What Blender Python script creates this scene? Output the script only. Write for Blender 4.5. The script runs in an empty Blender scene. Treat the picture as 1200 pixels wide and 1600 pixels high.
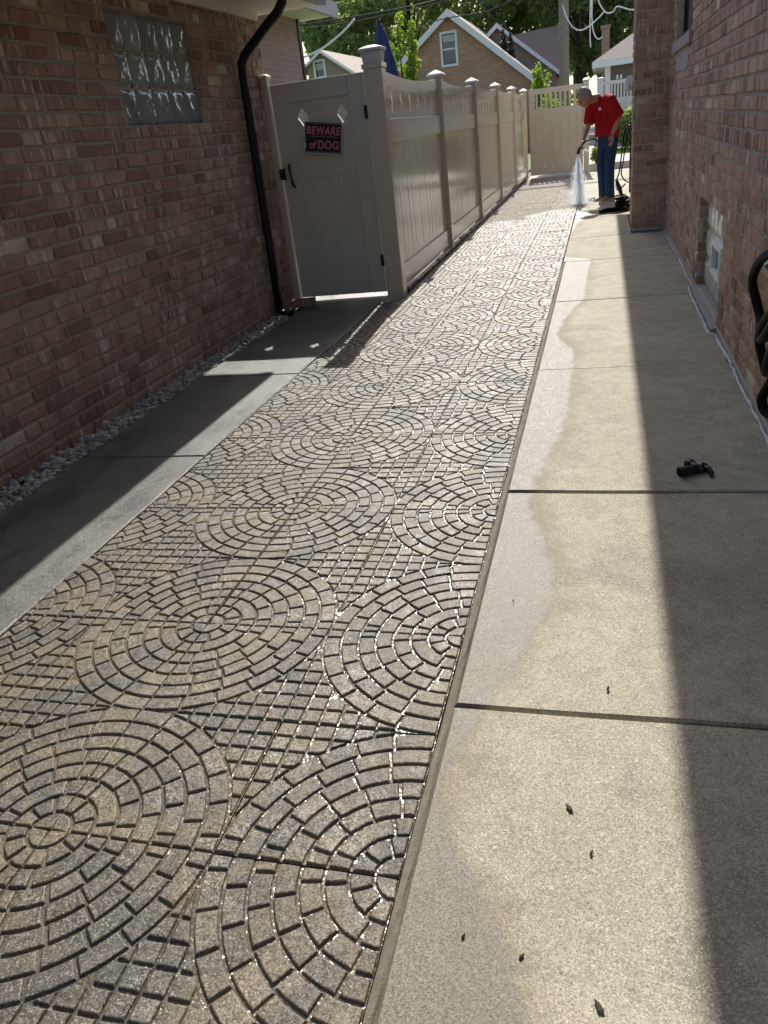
import bpy, bmesh, math, random
import numpy as np
from mathutils import Vector, Matrix
random.seed(7)
rng = np.random.default_rng(11)
S = bpy.context.scene
COL = S.collection
PI = math.pi

# ------------------------------------------------------------------ camera
CAM = Vector((0.377, -1.007, 1.319))
FPX = 1217.4
PITCH, ROLL, YAW = 0.4483, -0.1268, -0.3019
cy, sy, cp, sp = math.cos(YAW), math.sin(YAW), math.cos(PITCH), math.sin(PITCH)
FWD = Vector((sy * cp, cy * cp, -sp)); R0 = Vector((cy, -sy, 0)); U0 = R0.cross(FWD)
RGT = R0 * math.cos(ROLL) + U0 * math.sin(ROLL)
UPV = -R0 * math.sin(ROLL) + U0 * math.cos(ROLL)
cam = bpy.data.cameras.new('camera'); camo = bpy.data.objects.new('camera', cam); COL.objects.link(camo)
cam.sensor_fit = 'VERTICAL'; cam.sensor_height = 36; cam.lens = 36 * FPX / 1600
cam.clip_start = 0.05; cam.clip_end = 2000
camo.matrix_world = Matrix(((RGT.x, UPV.x, -FWD.x, CAM.x), (RGT.y, UPV.y, -FWD.y, CAM.y), (RGT.z, UPV.z, -FWD.z, CAM.z), (0, 0, 0, 1)))
S.camera = camo

# ------------------------------------------------------------------ light
SUN = Vector((-0.06, 1.139, 1.0)).normalized()
w = bpy.data.worlds.new('World'); S.world = w; w.use_nodes = True
wt = w.node_tree; wt.nodes.clear()
sky = wt.nodes.new('ShaderNodeTexSky'); sky.sky_type = 'NISHITA'; sky.sun_disc = False
sky.sun_elevation = math.asin(SUN.z); sky.sun_rotation = math.atan2(SUN.x, SUN.y)
sky.air_density = 1.0; sky.dust_density = 2.0; sky.ozone_density = 1.0
bg = wt.nodes.new('ShaderNodeBackground'); bg.inputs['Strength'].default_value = 0.125
wo = wt.nodes.new('ShaderNodeOutputWorld')
wt.links.new(sky.outputs[0], bg.inputs[0]); wt.links.new(bg.outputs[0], wo.inputs[0])
sl = bpy.data.lights.new('sun', 'SUN'); sl.energy = 4.3; sl.angle = math.radians(0.55); sl.color = (1.0, 0.965, 0.90)
slo = bpy.data.objects.new('sun', sl); COL.objects.link(slo)
slo.rotation_euler = SUN.to_track_quat('Z', 'Y').to_euler(); slo.location = (0, 30, 30)
S.view_settings.view_transform = 'Standard'; S.view_settings.look = 'None'
S.view_settings.exposure = 0.6; S.view_settings.gamma = 1

# ------------------------------------------------------------------ helpers
def ray(x, y): return FWD * FPX + RGT * (x - 600) - UPV * (y - 800)
def onz(x, y, z=0.0): d = ray(x, y); return CAM + d * ((z - CAM.z) / d.z)
def onx(x, y, X): d = ray(x, y); return CAM + d * ((X - CAM.x) / d.x)
def ony(x, y, Y): d = ray(x, y); return CAM + d * ((Y - CAM.y) / d.y)
def project(p):
    d = Vector(p) - CAM; z = d.dot(FWD)
    if z < 0.05: return (-9999, -9999, z)
    return (600 + FPX * d.dot(RGT) / z, 800 - FPX * d.dot(UPV) / z, z)

class MB:
    """collects verts / faces for one mesh"""
    def __init__(s): s.v = []; s.f = []; s.t = []
    def add(s, vs, fs, tint=None):
        b = len(s.v); s.v += [tuple(q) for q in vs]; s.f += [tuple(i + b for i in q) for q in fs]
        s.t += [random.random() if tint is None else tint] * len(vs); return s
    def box(s, x0, x1, y0, y1, z0, z1, tint=None):
        return s.add([(x0,y0,z0),(x1,y0,z0),(x1,y1,z0),(x0,y1,z0),(x0,y0,z1),(x1,y0,z1),(x1,y1,z1),(x0,y1,z1)],
                     [(0,3,2,1),(4,5,6,7),(0,1,5,4),(1,2,6,5),(2,3,7,6),(3,0,4,7)], tint)
    def tube(s, pts, rad, n=8, caps=True, tint=None):
        P = [Vector(p) for p in pts]; m = len(P)
        R = rad if hasattr(rad, '__len__') else [rad] * m
        vs = []; up = None
        for i in range(m):
            t = (P[min(i+1, m-1)] - P[max(i-1, 0)])
            t = t.normalized() if t.length > 1e-9 else Vector((0,0,1))
            if up is None: up = Vector((0,0,1)) if abs(t.z) < .9 else Vector((1,0,0))
            a = t.cross(up)
            if a.length < 1e-6: a = t.cross(Vector((0.3,1,0.2)))
            a.normalize(); b = a.cross(t).normalized(); up = b
            for k in range(n):
                g = 2*PI*k/n; vs.append(P[i] + (a*math.cos(g) + b*math.sin(g)) * R[i])
        fs = []
        for i in range(m-1):
            for k in range(n):
                k2 = (k+1) % n; fs.append((i*n+k, i*n+k2, (i+1)*n+k2, (i+1)*n+k))
        if caps: fs.append(tuple(range(n))[::-1]); fs.append(tuple((m-1)*n+k for k in range(n)))
        return s.add(vs, fs, tint)
    def loft(s, rings, tint=None):
        n = len(rings[0]); vs = [q for r in rings for q in r]; fs = []
        for i in range(len(rings)-1):
            for k in range(n):
                k2 = (k+1) % n; fs.append((i*n+k, i*n+k2, (i+1)*n+k2, (i+1)*n+k))
        fs.append(tuple(range(n))[::-1]); fs.append(tuple((len(rings)-1)*n+k for k in range(n)))
        return s.add(vs, fs, tint)
    def prism(s, poly, axis, a, b, tint=None):
        """extrude 2D polygon: axis 'x' poly=(y,z), 'y' poly=(x,z), 'z' poly=(x,y)"""
        def P(q, t): return {'x': (t, q[0], q[1]), 'y': (q[0], t, q[1]), 'z': (q[0], q[1], t)}[axis]
        n = len(poly); vs = [P(q, a) for q in poly] + [P(q, b) for q in poly]
        fs = [tuple(range(n))[::-1], tuple(range(n, 2*n))] + [(k, (k+1) % n, n+(k+1) % n, n+k) for k in range(n)]
        return s.add(vs, fs, tint)

def wloc(o):
    v = Vector((0,0,0))
    while o is not None: v = v + o.location; o = o.parent
    return v
def build(name, mb, mat, parent=None, smooth=False, bevel=0, fix=True, kind=None, loc=None):
    me = bpy.data.meshes.new(name)
    off = wloc(parent) if parent is not None else Vector((0,0,0))
    if loc is not None: off = Vector(loc)
    vs = np.array(mb.v, dtype=float) - np.array(off)
    me.from_pydata(vs.tolist(), [], mb.f)
    at = me.attributes.new('tint', 'FLOAT', 'POINT'); at.data.foreach_set('value', np.array(mb.t, dtype=np.float32))
    if fix:
        bm = bmesh.new(); bm.from_mesh(me); bmesh.ops.recalc_face_normals(bm, faces=bm.faces); bm.to_mesh(me); bm.free()
    if smooth: me.polygons.foreach_set('use_smooth', [True] * len(me.polygons))
    me.materials.append(mat)
    o = bpy.data.objects.new(name, me); COL.objects.link(o)
    if parent is not None:
        o.parent = parent
        if loc is not None: o.location = Vector(loc) - wloc(parent)
    elif loc is not None: o.location = loc
    if bevel:
        m = o.modifiers.new('bevel', 'BEVEL'); m.width = bevel; m.segments = 2; m.limit_method = 'ANGLE'; m.angle_limit = 0.7
    if kind: o['kind'] = kind
    return o
def thing(name, label, cat, loc=(0,0,0), group=None):
    o = bpy.data.objects.new(name, None); COL.objects.link(o); o.location = loc; o.empty_display_size = 0.1
    o['label'] = label; o['category'] = cat
    if group: o['group'] = group
    return o
def tag(o, label, cat, group=None):
    o['label'] = label; o['category'] = cat
    if group: o['group'] = group
    return o

# ------------------------------------------------------------------ materials
class NT:
    def __init__(s, name):
        s.m = bpy.data.materials.new(name); s.m.use_nodes = True; s.t = s.m.node_tree; s.t.nodes.clear()
        s.out = s.t.nodes.new('ShaderNodeOutputMaterial'); s.geo = s.t.nodes.new('ShaderNodeNewGeometry')
        s.pos = s.geo.outputs['Position']
    def n(s, typ, ins=None, **props):
        nd = s.t.nodes.new('ShaderNode' + typ)
        for k, v in props.items(): setattr(nd, k, v)
        for k, v in (ins or {}).items():
            if isinstance(v, bpy.types.NodeSocket): s.t.links.new(v, nd.inputs[k])
            else: nd.inputs[k].default_value = v
        return nd
    def math(s, op, a, b=0.0, c=0.0, clamp=False):
        return s.n('Math', {0: a, 1: b, 2: c}, operation=op, use_clamp=clamp).outputs[0]
    def noise(s, scale, detail=3, rough=0.5, vec=None, dist=0.0):
        return s.n('TexNoise', {'Vector': vec or s.pos, 'Scale': scale, 'Detail': detail, 'Roughness': rough, 'Distortion': dist}).outputs[0]
    def scaled(s, v, vec=None):
        return s.n('VectorMath', {0: vec or s.pos, 1: v}, operation='MULTIPLY').outputs[0]
    def sstep(s, x, a, b):
        return s.n('MapRange', {'Value': x, 'From Min': a, 'From Max': b, 'To Min': 0.0, 'To Max': 1.0}, interpolation_type='SMOOTHSTEP').outputs[0]
    def lerp(s, x, a, b):
        return s.n('MapRange', {'Value': x, 'From Min': 0.0, 'From Max': 1.0, 'To Min': a, 'To Max': b}).outputs[0]
    def mix(s, f, a, b, blend='MIX'):
        nd = s.t.nodes.new('ShaderNodeMix'); nd.data_type = 'RGBA'; nd.blend_type = blend
        for k, v in ((0, f), (6, a), (7, b)):
            if isinstance(v, bpy.types.NodeSocket): s.t.links.new(v, nd.inputs[k])
            else: nd.inputs[k].default_value = v if k == 0 else (*v, 1.0)[:4]
        return nd.outputs[2]
    def ramp(s, x, stops):
        nd = s.n('ValToRGB', {0: x}); cr = nd.color_ramp
        while len(cr.elements) < len(stops): cr.elements.new(0.5)
        for e, (p, c) in zip(cr.elements, stops): e.position = p; e.color = (*c, 1)
        return nd.outputs[0]
    def attr(s, name): return s.n('Attribute', attribute_name=name).outputs['Fac']
    def bump(s, h, strength, dist, normal=None):
        ins = {'Height': h, 'Strength': strength, 'Distance': dist}
        if normal is not None: ins['Normal'] = normal
        return s.n('Bump', ins).outputs[0]
    def grain(s, scale, k, base=None):
        v = s.n('TexVoronoi', {'Vector': s.pos, 'Scale': scale}).outputs['Color']
        d = s.n('VectorMath', {0: v, 1: (.5, .5, .5)}, operation='SUBTRACT').outputs[0]
        d = s.n('VectorMath', {0: d, 'Scale': k}, operation='SCALE').outputs[0]
        a = s.n('VectorMath', {0: base if base is not None else s.geo.outputs['Normal'], 1: d}, operation='ADD').outputs[0]
        return s.n('VectorMath', {0: a}, operation='NORMALIZE').outputs[0]
    def bsdf(s, col, rough=0.6, normal=None, **kw):
        ins = {'Base Color': col if isinstance(col, bpy.types.NodeSocket) else (*col, 1), 'Roughness': rough}
        if normal is not None: ins['Normal'] = normal
        ins.update(kw)
        b = s.n('BsdfPrincipled', ins); s.t.links.new(b.outputs[0], s.out.inputs[0]); return s.m

def simple(name, col, rough=0.5, var=0.15, nscale=6, bump=0.0, bscale=80, metal=0.0, spec=0.5):
    t = NT(name); n = t.noise(nscale, 4)
    c = t.mix(n, [q*(1-var) for q in col], [min(1, q*(1+var)) for q in col])
    nr = t.bump(t.noise(bscale, 3), bump, 0.003) if bump else None
    r = t.lerp(t.noise(nscale*3, 3), rough*0.85, min(1, rough*1.15))
    kw = {'Metallic': metal, 'Specular IOR Level': spec}
    return t.bsdf(c, r, nr, **kw)

def mat_brick(name, stops, streak=0.5, dark=1.0, spots=()):
    t = NT(name); ti = t.attr('tint')
    base = t.ramp(ti, stops)
    n = t.noise(9, 4)
    dk = t.sstep(t.noise(1.0, 2, 0.5, t.scaled((38, 38, 6))), 0.60, 0.70)
    base = t.mix(t.math('MULTIPLY', dk, 0.55), base, [0.09, 0.06, 0.05])
    base = t.mix(t.math('MULTIPLY', t.sstep(n, 0.3, 0.75), 0.6), base, [0.19*dark, 0.13*dark, 0.095*dark])
    sv = t.scaled((42, 42, 4.5)); st = t.sstep(t.noise(1.0, 2, 0.55, sv), 0.575, 0.64)
    patch = t.sstep(t.noise(3.2, 3), 0.36, 0.58)
    base = t.mix(t.math('MULTIPLY', t.math('MULTIPLY', st, patch), streak), base, [0.60, 0.53, 0.45])
    pale = t.sstep(t.noise(4.5, 4, 0.6), 0.63, 0.75)
    base = t.mix(t.math('MULTIPLY', pale, 0.25), base, [0.48, 0.43, 0.38])
    for p, r in spots:
        d = t.n('VectorMath', {0: t.scaled((1, 1, 0.55)), 1: (p[0], p[1], p[2]*0.55)}, operation='DISTANCE').outputs[1]
        d = t.math('ADD', d, t.math('MULTIPLY', t.math('SUBTRACT', t.noise(30, 3), 0.5), 0.05))
        m = t.sstep(d, r, r*0.15)
        base = t.mix(t.math('MULTIPLY', m, 0.65), base, [0.62, 0.6, 0.57])
    nb = t.bump(t.noise(110, 4, 0.65), 0.9, 0.005)
    nb = t.bump(t.noise(1.0, 3, 0.5, sv), 0.9, 0.006, nb)
    return t.bsdf(base, 0.85, nb, **{'Specular IOR Level': 0.25})

def mat_mortar(name, col):
    t = NT(name)
    c = t.mix(t.noise(14, 5, 0.6), [q*0.65 for q in col], [q*1.2 for q in col])
    return t.bsdf(c, 0.95, t.bump(t.noise(160, 4, 0.6), 0.7, 0.005), **{'Specular IOR Level': 0.2})

def mat_concrete(name, c0, c1, wet=True, green=0.0, dark=1.0):
    t = NT(name)
    big = t.noise(1.4, 5, 0.6); mid = t.noise(11, 5, 0.6, dist=0.6)
    c = t.mix(t.sstep(big, 0.3, 0.7), c0, c1)
    c = t.mix(t.math('MULTIPLY', t.sstep(mid, 0.42, 0.72), 0.45), c, [q*0.55 for q in c0])
    c = t.mix(t.math('MULTIPLY', t.sstep(t.noise(2.7, 5, 0.7, dist=1.0), 0.47, 0.66), 0.5), c, [0.20, 0.185, 0.15])
    g = t.n('TexVoronoi', {'Vector': t.pos, 'Scale': 380.0}).outputs['Color']
    gb = t.n('SeparateColor', {0: g}).outputs[0]
    c = t.mix(t.math('MULTIPLY', t.sstep(gb, 0.72, 0.95), 0.5), c, [min(1, q*1.6) for q in c1])
    c = t.mix(t.math('MULTIPLY', t.sstep(gb, 0.30, 0.06), 0.55), c, [q*0.35 for q in c0])
    gran = t.noise(620, 2, 0.6)
    c = t.mix(t.math('MULTIPLY', t.sstep(gran, 0.52, 0.68), 0.5), c, [q*0.5 for q in c0])
    pits = t.n('TexVoronoi', {'Vector': t.scaled((1, 2.2, 1)), 'Scale': 26.0, 'Randomness': 1.0})
    pm = t.math('MULTIPLY', t.sstep(pits.outputs['Distance'], 0.13, 0.05), t.sstep(t.noise(5, 3), 0.46, 0.56))
    c = t.mix(t.math('MULTIPLY', pm, 0.75), c, [q*0.22 for q in c0])
    rough = 0.82; spec = 0.35
    h = t.math('ADD', t.math('MULTIPLY', gran, 0.6), t.math('MULTIPLY', gb, 0.5))
    nr = t.grain(420.0, 0.36, t.bump(h, 0.6, 0.0025))
    if wet:
        a = t.attr('wet')
        a = t.math('ADD', a, t.math('MULTIPLY', t.math('SUBTRACT', t.noise(13, 5, 0.65), 0.5), 0.11))
        wm = t.sstep(a, -0.024, 0.024)
        damp = t.sstep(t.math('ADD', a, t.math('MULTIPLY', t.math('SUBTRACT', t.noise(3.5, 4), 0.5), 0.22)), -0.10, 0.02)
        c = t.mix(t.math('MULTIPLY', damp, 0.5), c, [0.19, 0.155, 0.10])
        c = t.mix(t.math('MULTIPLY', wm, 0.7), c, [0.11, 0.102, 0.082])
        rr = t.lerp(t.noise(40, 3), 0.26, 0.42)
        rough = t.n('MapRange', {'Value': wm, 'From Min': 0., 'From Max': 1., 'To Min': 0.82, 'To Max': rr}).outputs[0]
        spec = t.lerp(wm, 0.35, 0.33)
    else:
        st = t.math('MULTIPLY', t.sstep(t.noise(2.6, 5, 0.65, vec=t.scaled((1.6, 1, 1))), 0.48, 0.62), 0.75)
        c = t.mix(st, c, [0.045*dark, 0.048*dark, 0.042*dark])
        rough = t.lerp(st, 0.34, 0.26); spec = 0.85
    return t.bsdf(c, rough, nr, **{'Specular IOR Level': spec})

def mat_paver(name, groove=False):
    t = NT(name); ti = t.attr('tint')
    st = t.noise(2.6, 5, 0.68, dist=0.6)
    wetc = t.ramp(st, [(0.28, (0.056, 0.056, 0.052)), (0.42, (0.098, 0.087, 0.064)), (0.53, (0.160, 0.124, 0.070)), (0.62, (0.10, 0.091, 0.070)), (0.76, (0.064, 0.066, 0.066))])
    dryc = t.ramp(st, [(0.3, (0.33, 0.29, 0.235)), (0.6, (0.40, 0.345, 0.27))])
    sx = t.n('SeparateXYZ', {0: t.pos})
    yy = t.math('ADD', sx.outputs[1], t.math('MULTIPLY', t.math('SUBTRACT', t.noise(1.7, 3), 0.5), 1.6))
    yy = t.math('SUBTRACT', yy, t.math('MULTIPLY', sx.outputs[0], 0.9))
    wm = t.sstep(yy, 12.15, 11.6)
    c = t.mix(wm, dryc, wetc)
    v = t.lerp(ti, 0.58, 1.12)
    c = t.mix(1.0, c, t.n('CombineXYZ', {0: v, 1: v, 2: v}).outputs[0], 'MULTIPLY')
    gran = t.noise(520, 2, 0.6)
    g2 = t.n('SeparateColor', {0: t.n('TexVoronoi', {'Vector': t.pos, 'Scale': 380.0}).outputs['Color']}).outputs[0]
    c = t.mix(t.math('MULTIPLY', t.sstep(g2, 0.86, 0.97), 0.6), c, [0.36, 0.33, 0.27])
    c = t.mix(t.math('MULTIPLY', t.sstep(gran, 0.46, 0.3), 0.5), c, [0.045, 0.04, 0.036])
    c = t.mix(t.math('MULTIPLY', t.sstep(t.noise(34, 4, 0.7), 0.5, 0.7), 0.35), c, [0.07, 0.062, 0.052])
    pud = t.sstep(t.noise(6, 4, 0.6), 0.46, 0.62)
    if groove:
        c = t.mix(0.35, c, [0.10, 0.083, 0.056])
        rw = t.lerp(pud, 0.30, 0.14); h = t.noise(70, 3); nr = t.grain(160.0, 0.25, t.bump(h, 0.7, 0.005)); sp_ = 0.6
    else:
        rw = t.lerp(pud, 0.56, 0.36)
        h = t.math('ADD', t.math('ADD', t.math('MULTIPLY', gran, 0.5), t.math('MULTIPLY', g2, 0.35)), t.math('MULTIPLY', t.noise(90, 3), 0.9))
        nr = t.grain(75.0, 0.16, t.grain(330.0, 0.42, t.bump(h, 0.6, 0.003))); sp_ = 0.6
    rough = t.n('MapRange', {'Value': wm, 'From Min': 0., 'From Max': 1., 'To Min': 0.85, 'To Max': rw}).outputs[0]
    return t.bsdf(c, rough, nr, **{'Specular IOR Level': sp_})

def mat_leaf(name, c0, c1, trans=0.35):
    t = NT(name); ti = t.attr('tint')
    c = t.mix(ti, c0, c1)
    d = t.n('BsdfPrincipled', {'Base Color': c, 'Roughness': 0.5, 'Specular IOR Level': 0.3})
    tr = t.n('BsdfTranslucent', {'Color': t.mix(0.5, c, [c1[0]*1.5, c1[1]*1.5, c1[2]*0.8])})
    mx = t.n('MixShader', {0: trans, 1: d.outputs[0], 2: tr.outputs[0]})
    t.t.links.new(mx.outputs[0], t.out.inputs[0]); return t.m

def mat_glass(name, col=(0.05, 0.065, 0.075), rough=0.06):
    t = NT(name); return t.bsdf(col, rough, None, **{'Specular IOR Level': 0.8})

M = {}
RED = [(p, (c[0]*1.85, c[1]*1.95, c[2]*2.0)) for p, c in [(0.0, (0.12, 0.066, 0.050)), (0.3, (0.185, 0.108, 0.084)), (0.6, (0.235, 0.148, 0.118)), (0.82, (0.22, 0.150, 0.120)), (0.95, (0.27, 0.20, 0.155)), (1.0, (0.30, 0.26, 0.20))]]
M['brickL'] = mat_brick('left_brick', [(p, (c[0]*1.06, c[1]*1.08, c[2]*0.98)) for p, c in RED], 0.85, spots=[((-2.4, 2.897, 0.414), 0.075), ((-2.4, 3.854, 0.379), 0.05)])
M['brickR'] = mat_brick('right_brick', [(p, (c[0]*1.22, c[1]*1.18, c[2]*1.03)) for p, c in RED], 0.8)
M['mortar'] = mat_mortar('mortar', (0.42, 0.365, 0.30))
M['mortarR'] = mat_mortar('mortar_right', (0.48, 0.415, 0.34))
M['walk'] = mat_concrete('walk_concrete', (0.365, 0.33, 0.245), (0.465, 0.425, 0.325))
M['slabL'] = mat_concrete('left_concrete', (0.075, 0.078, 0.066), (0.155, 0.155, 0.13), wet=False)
M['conc'] = simple('plain_concrete', (0.44, 0.41, 0.36), 0.85, 0.2, 5, 0.3)
M['cobble'] = mat_paver('paver_top'); M['groove'] = mat_paver('paver_groove', True)
M['soil'] = simple('joint_soil', (0.15, 0.13, 0.095), 0.9, 0.45, 40, 0.6, 200)
M['caulk'] = simple('white_sealant', (0.55, 0.55, 0.55), 0.6, 0.25, 20, 0.3)
def mat_vinyl(name, col, rough):
    t = NT(name); c = t.mix(t.noise(3, 4), [q*0.88 for q in col], [q*1.06 for q in col])
    dirt = t.sstep(t.noise(7, 5, 0.65, t.scaled((1, 1, 0.25))), 0.58, 0.8)
    c = t.mix(t.math('MULTIPLY', dirt, 0.25), c, [q*0.55 for q in col])
    return t.bsdf(c, t.lerp(t.noise(9, 3), rough*0.7, rough*1.4), t.bump(t.noise(2.2, 2), 0.12, 0.02), **{'Specular IOR Level': 0.7})
M['vinyl'] = mat_vinyl('beige_vinyl', (0.58, 0.51, 0.405), 0.13)
M['vinyl_gate'] = mat_vinyl('beige_gate_vinyl', (0.56, 0.50, 0.40), 0.40)
M['vinylcap'] = mat_vinyl('pale_vinyl', (0.52, 0.48, 0.41), 0.35)
M['whitevinyl'] = mat_vinyl('white_vinyl', (0.68, 0.69, 0.68), 0.4)
M['white'] = simple('white_paint', (0.78, 0.78, 0.77), 0.5, 0.08)
M['soffit'] = simple('soffit_paint', (0.72, 0.70, 0.66), 0.6, 0.08)
M['black'] = simple('black_plastic', (0.012, 0.012, 0.014), 0.38, 0.3)
M['rubber'] = simple('black_rubber', (0.004, 0.004, 0.0045), 0.55, 0.3, spec=0.12)
M['dspout'] = simple('dark_brown_metal', (0.010, 0.009, 0.013), 0.5, 0.3, spec=0.3)
M['gutter'] = simple('grey_gutter', (0.30, 0.30, 0.34), 0.5, 0.1)
M['shingle'] = simple('shingle', (0.38, 0.25, 0.20), 0.9, 0.3, 9, 0.5, 40)
M['shinglep'] = simple('pale_shingle', (0.36, 0.29, 0.24), 0.9, 0.25, 9, 0.5, 40)
def mat_block():
    t = NT('glass_block'); ti = t.attr('tint')
    c = t.mix(ti, [0.15, 0.19, 0.20], [0.29, 0.34, 0.35])
    return t.bsdf(c, 0.10, t.bump(t.noise(38, 2), 0.25, 0.01), **{'Specular IOR Level': 0.9})
M['block'] = mat_block()
t = NT('pale_glass_block'); M['blockp'] = t.bsdf(t.mix(t.noise(7, 2), [0.42, 0.48, 0.42], [0.70, 0.72, 0.60]), 0.16, t.bump(t.noise(30, 2), 0.3, 0.01), **{'Specular IOR Level': 0.7})
M['pane'] = mat_glass('window_pane')
t = NT('white_gravel'); c_ = t.ramp(t.attr('tint'), [(0.0, (.16, .145, .12)), (0.35, (.30, .28, .245)), (0.75, (.44, .42, .38)), (1.0, (.58, .56, .52))])
M['stone'] = t.bsdf(t.mix(t.math('MULTIPLY', t.noise(60, 4), .5), c_, [.20, .18, .15]), .85, t.bump(t.noise(120, 3), .5, .004))
M['wood'] = simple('grey_pole_wood', (0.23, 0.20, 0.17), 0.9, 0.25, 12, 0.5, 60)
M['bark'] = simple('bark', (0.10, 0.075, 0.055), 0.95, 0.3, 20, 0.5, 60)
M['grass'] = mat_leaf('grass', (0.10, 0.18, 0.03), (0.22, 0.32, 0.06), 0.3)
M['leafd'] = mat_leaf('dark_leaf', (0.075, 0.12, 0.055), (0.30, 0.37, 0.17), 0.65)
M['leafm'] = mat_leaf('mid_leaf', (0.11, 0.17, 0.075), (0.40, 0.48, 0.22), 0.65)
M['leafb'] = mat_leaf('bright_leaf', (0.10, 0.18, 0.025), (0.28, 0.40, 0.06), 0.5)
M['ever'] = mat_leaf('evergreen', (0.012, 0.028, 0.012), (0.03, 0.06, 0.022), 0.1)
M['wire'] = simple('black_cable', (0.03, 0.03, 0.035), 0.6)
M['wirew'] = simple('white_cable', (0.75, 0.76, 0.78), 0.4)
M['lawn'] = simple('lawn_ground', (0.10, 0.14, 0.04), 0.95, 0.35, 6, 0.5, 120)
M['earth'] = simple('ground_earth', (0.17, 0.15, 0.12), 0.95, 0.3, 3, 0.4)

# ------------------------------------------------------------------ ground
def struct(name, mb, mat, **k): return build(name, mb, mat, kind='structure', **k)
struct('ground', MB().box(-400, 400, -300, 700, -0.30, -0.06), M['earth'])
struct('lawn', MB().box(0.15, 30, 22.2, 26.5, -0.058, 0.15), M['lawn'])
struct('lawn', MB().box(-40, -1.55, 6.4, 200, -0.058, 0.0), M['lawn'])

T = 0.4064
TOP = 0.0066           # height of cobble tops above groove floor
# ---- right walkway: slabs with wet edge
wetp = [(-9, .40), (-1.0, .40), (-.235, .264), (-.186, .239), (-.077, .181), (0, .153), (.095, .08), (.246, .039), (.37, .063), (.511, .105), (.669, .153), (.948, .218), (1.167, .244), (1.376, .191), (1.674, .112), (2.037, .148), (2.324, .186), (2.657, .214), (3.162, .211), (3.799, .206), (4.21, .082), (4.65, .112), (5.245, .23), (6.0, .239), (6.877, .252), (7.125, .26), (7.378, -.03), (7.964, -.04), (8.458, -.1), (9.223, .02), (9.97, .06), (10.867, .248), (11.528, .114), (12.2, .0), (13, -.3), (30, -.5)]
wy = np.array([p[0] for p in wetp]); wx = np.array([p[1] for p in wetp])
def slab(name, x0, x1, y0, y1, z0, z1, mat, parent, step=0.03, tilt=0.0, wet=True):
    nx = max(2, int((x1-x0)/step)+1); ny = max(2, int((y1-y0)/step)+1)
    xs = np.linspace(x0, x1, nx); ys = np.linspace(y0, y1, ny)
    X, Y = np.meshgrid(xs, ys); Z = z1 + tilt*(Y-y0)/(y1-y0) + 0.0012*np.sin(X*9+Y*4) + 0.001*np.sin(Y*7-X*3)
    e = 0.006
    edge = (np.minimum(np.minimum(X-x0, x1-X), np.minimum(Y-y0, y1-Y)) < 1e-6)
    Z = Z - edge*e
    X = X.copy(); Y = Y.copy()
    # second ring a few mm inside the edge keeps the arris crisp
    X[:, 1] = x0+0.006; X[:, -2] = x1-0.006; Y[1, :] = y0+0.006; Y[-2, :] = y1-0.006
    mb = MB(); vs = np.stack([X, Y, Z], -1).reshape(-1, 3)
    fs = [(j*nx+i, j*nx+i+1, (j+1)*nx+i+1, (j+1)*nx+i) for j in range(ny-1) for i in range(nx-1)]
    mb.add(vs.tolist(), fs, 0.5)
    b = len(mb.v); ring = [i for i in range(nx)] + [j*nx+nx-1 for j in range(1, ny)] + [(ny-1)*nx+i for i in range(nx-2, -1, -1)] + [j*nx for j in range(ny-2, 0, -1)]
    low = [(mb.v[i][0], mb.v[i][1], z0) for i in ring]
    mb.v += low; mb.t += [0.5]*len(low); m = len(ring)
    mb.f += [(ring[k], b+k, b+(k+1) % m, ring[(k+1) % m]) for k in range(m)]
    o = build(name, mb, mat, parent, smooth=False)
    if wet:
        a = o.data.attributes.new('wet', 'FLOAT', 'POINT')
        va = np.array(mb.v); a.data.foreach_set('value', (np.interp(va[:, 1], wy, wx) - va[:, 0]).astype(np.float32))
    return o
walk = struct('walkway', MB().box(-0.02, 1.30, -4, 18.45, -0.10, -0.045), M['soil'])
js = [-4, -1.2, .51, 1.78, 3.42, 5.24, 7.04, 8.58, 10.4, 12.3, 14.2, 16.2, 18.4]
for k in range(len(js)-1):
    xl = 0.024 if js[k] < 7.0 else 0.006
    if js[k] >= 8.5: xr = 0.695 if js[k] < 10.3 else 1.05
    else: xr = 1.035
    if 8.5 < js[k] < 10: # beside the pier
        slab('slab', xl, 0.69, js[k]+.006, js[k+1]-.006, -0.05, TOP, M['walk'], walk)
        continue
    slab('slab', xl, xr, js[k]+(.009 if k == 2 else .005), js[k+1]-(.009 if k == 1 else .005), -0.05, TOP + (0.012 if k == 1 else 0.004 if k == 3 else 0.0), M['walk'], walk, tilt=(-0.004 if k == 1 else 0))
# strip between pavers and walkway
mbs = MB(); ys = np.arange(-4, 7.03, 0.05)
for i in range(len(ys)-1):
    pass
vs = []; 
for yv in ys:
    j = 0.003*math.sin(yv*11)+random.uniform(-.002, .002)
    vs += [(0.004, yv, -0.05), (0.003, yv, 0.004+random.uniform(-.002, .003)), (0.010+j*.6, yv, 0.007+random.uniform(-.001, .002)), (0.017+j*.6, yv, 0.006+random.uniform(-.002, .002)), (0.023, yv, 0.001), (0.023, yv, -0.05)]
fs = [(i*6+k, i*6+k+1, (i+1)*6+k+1, (i+1)*6+k) for i in range(len(ys)-1) for k in range(5)]
struct('edging_strip', MB().add(vs, fs, .5), M['soil'])

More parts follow.
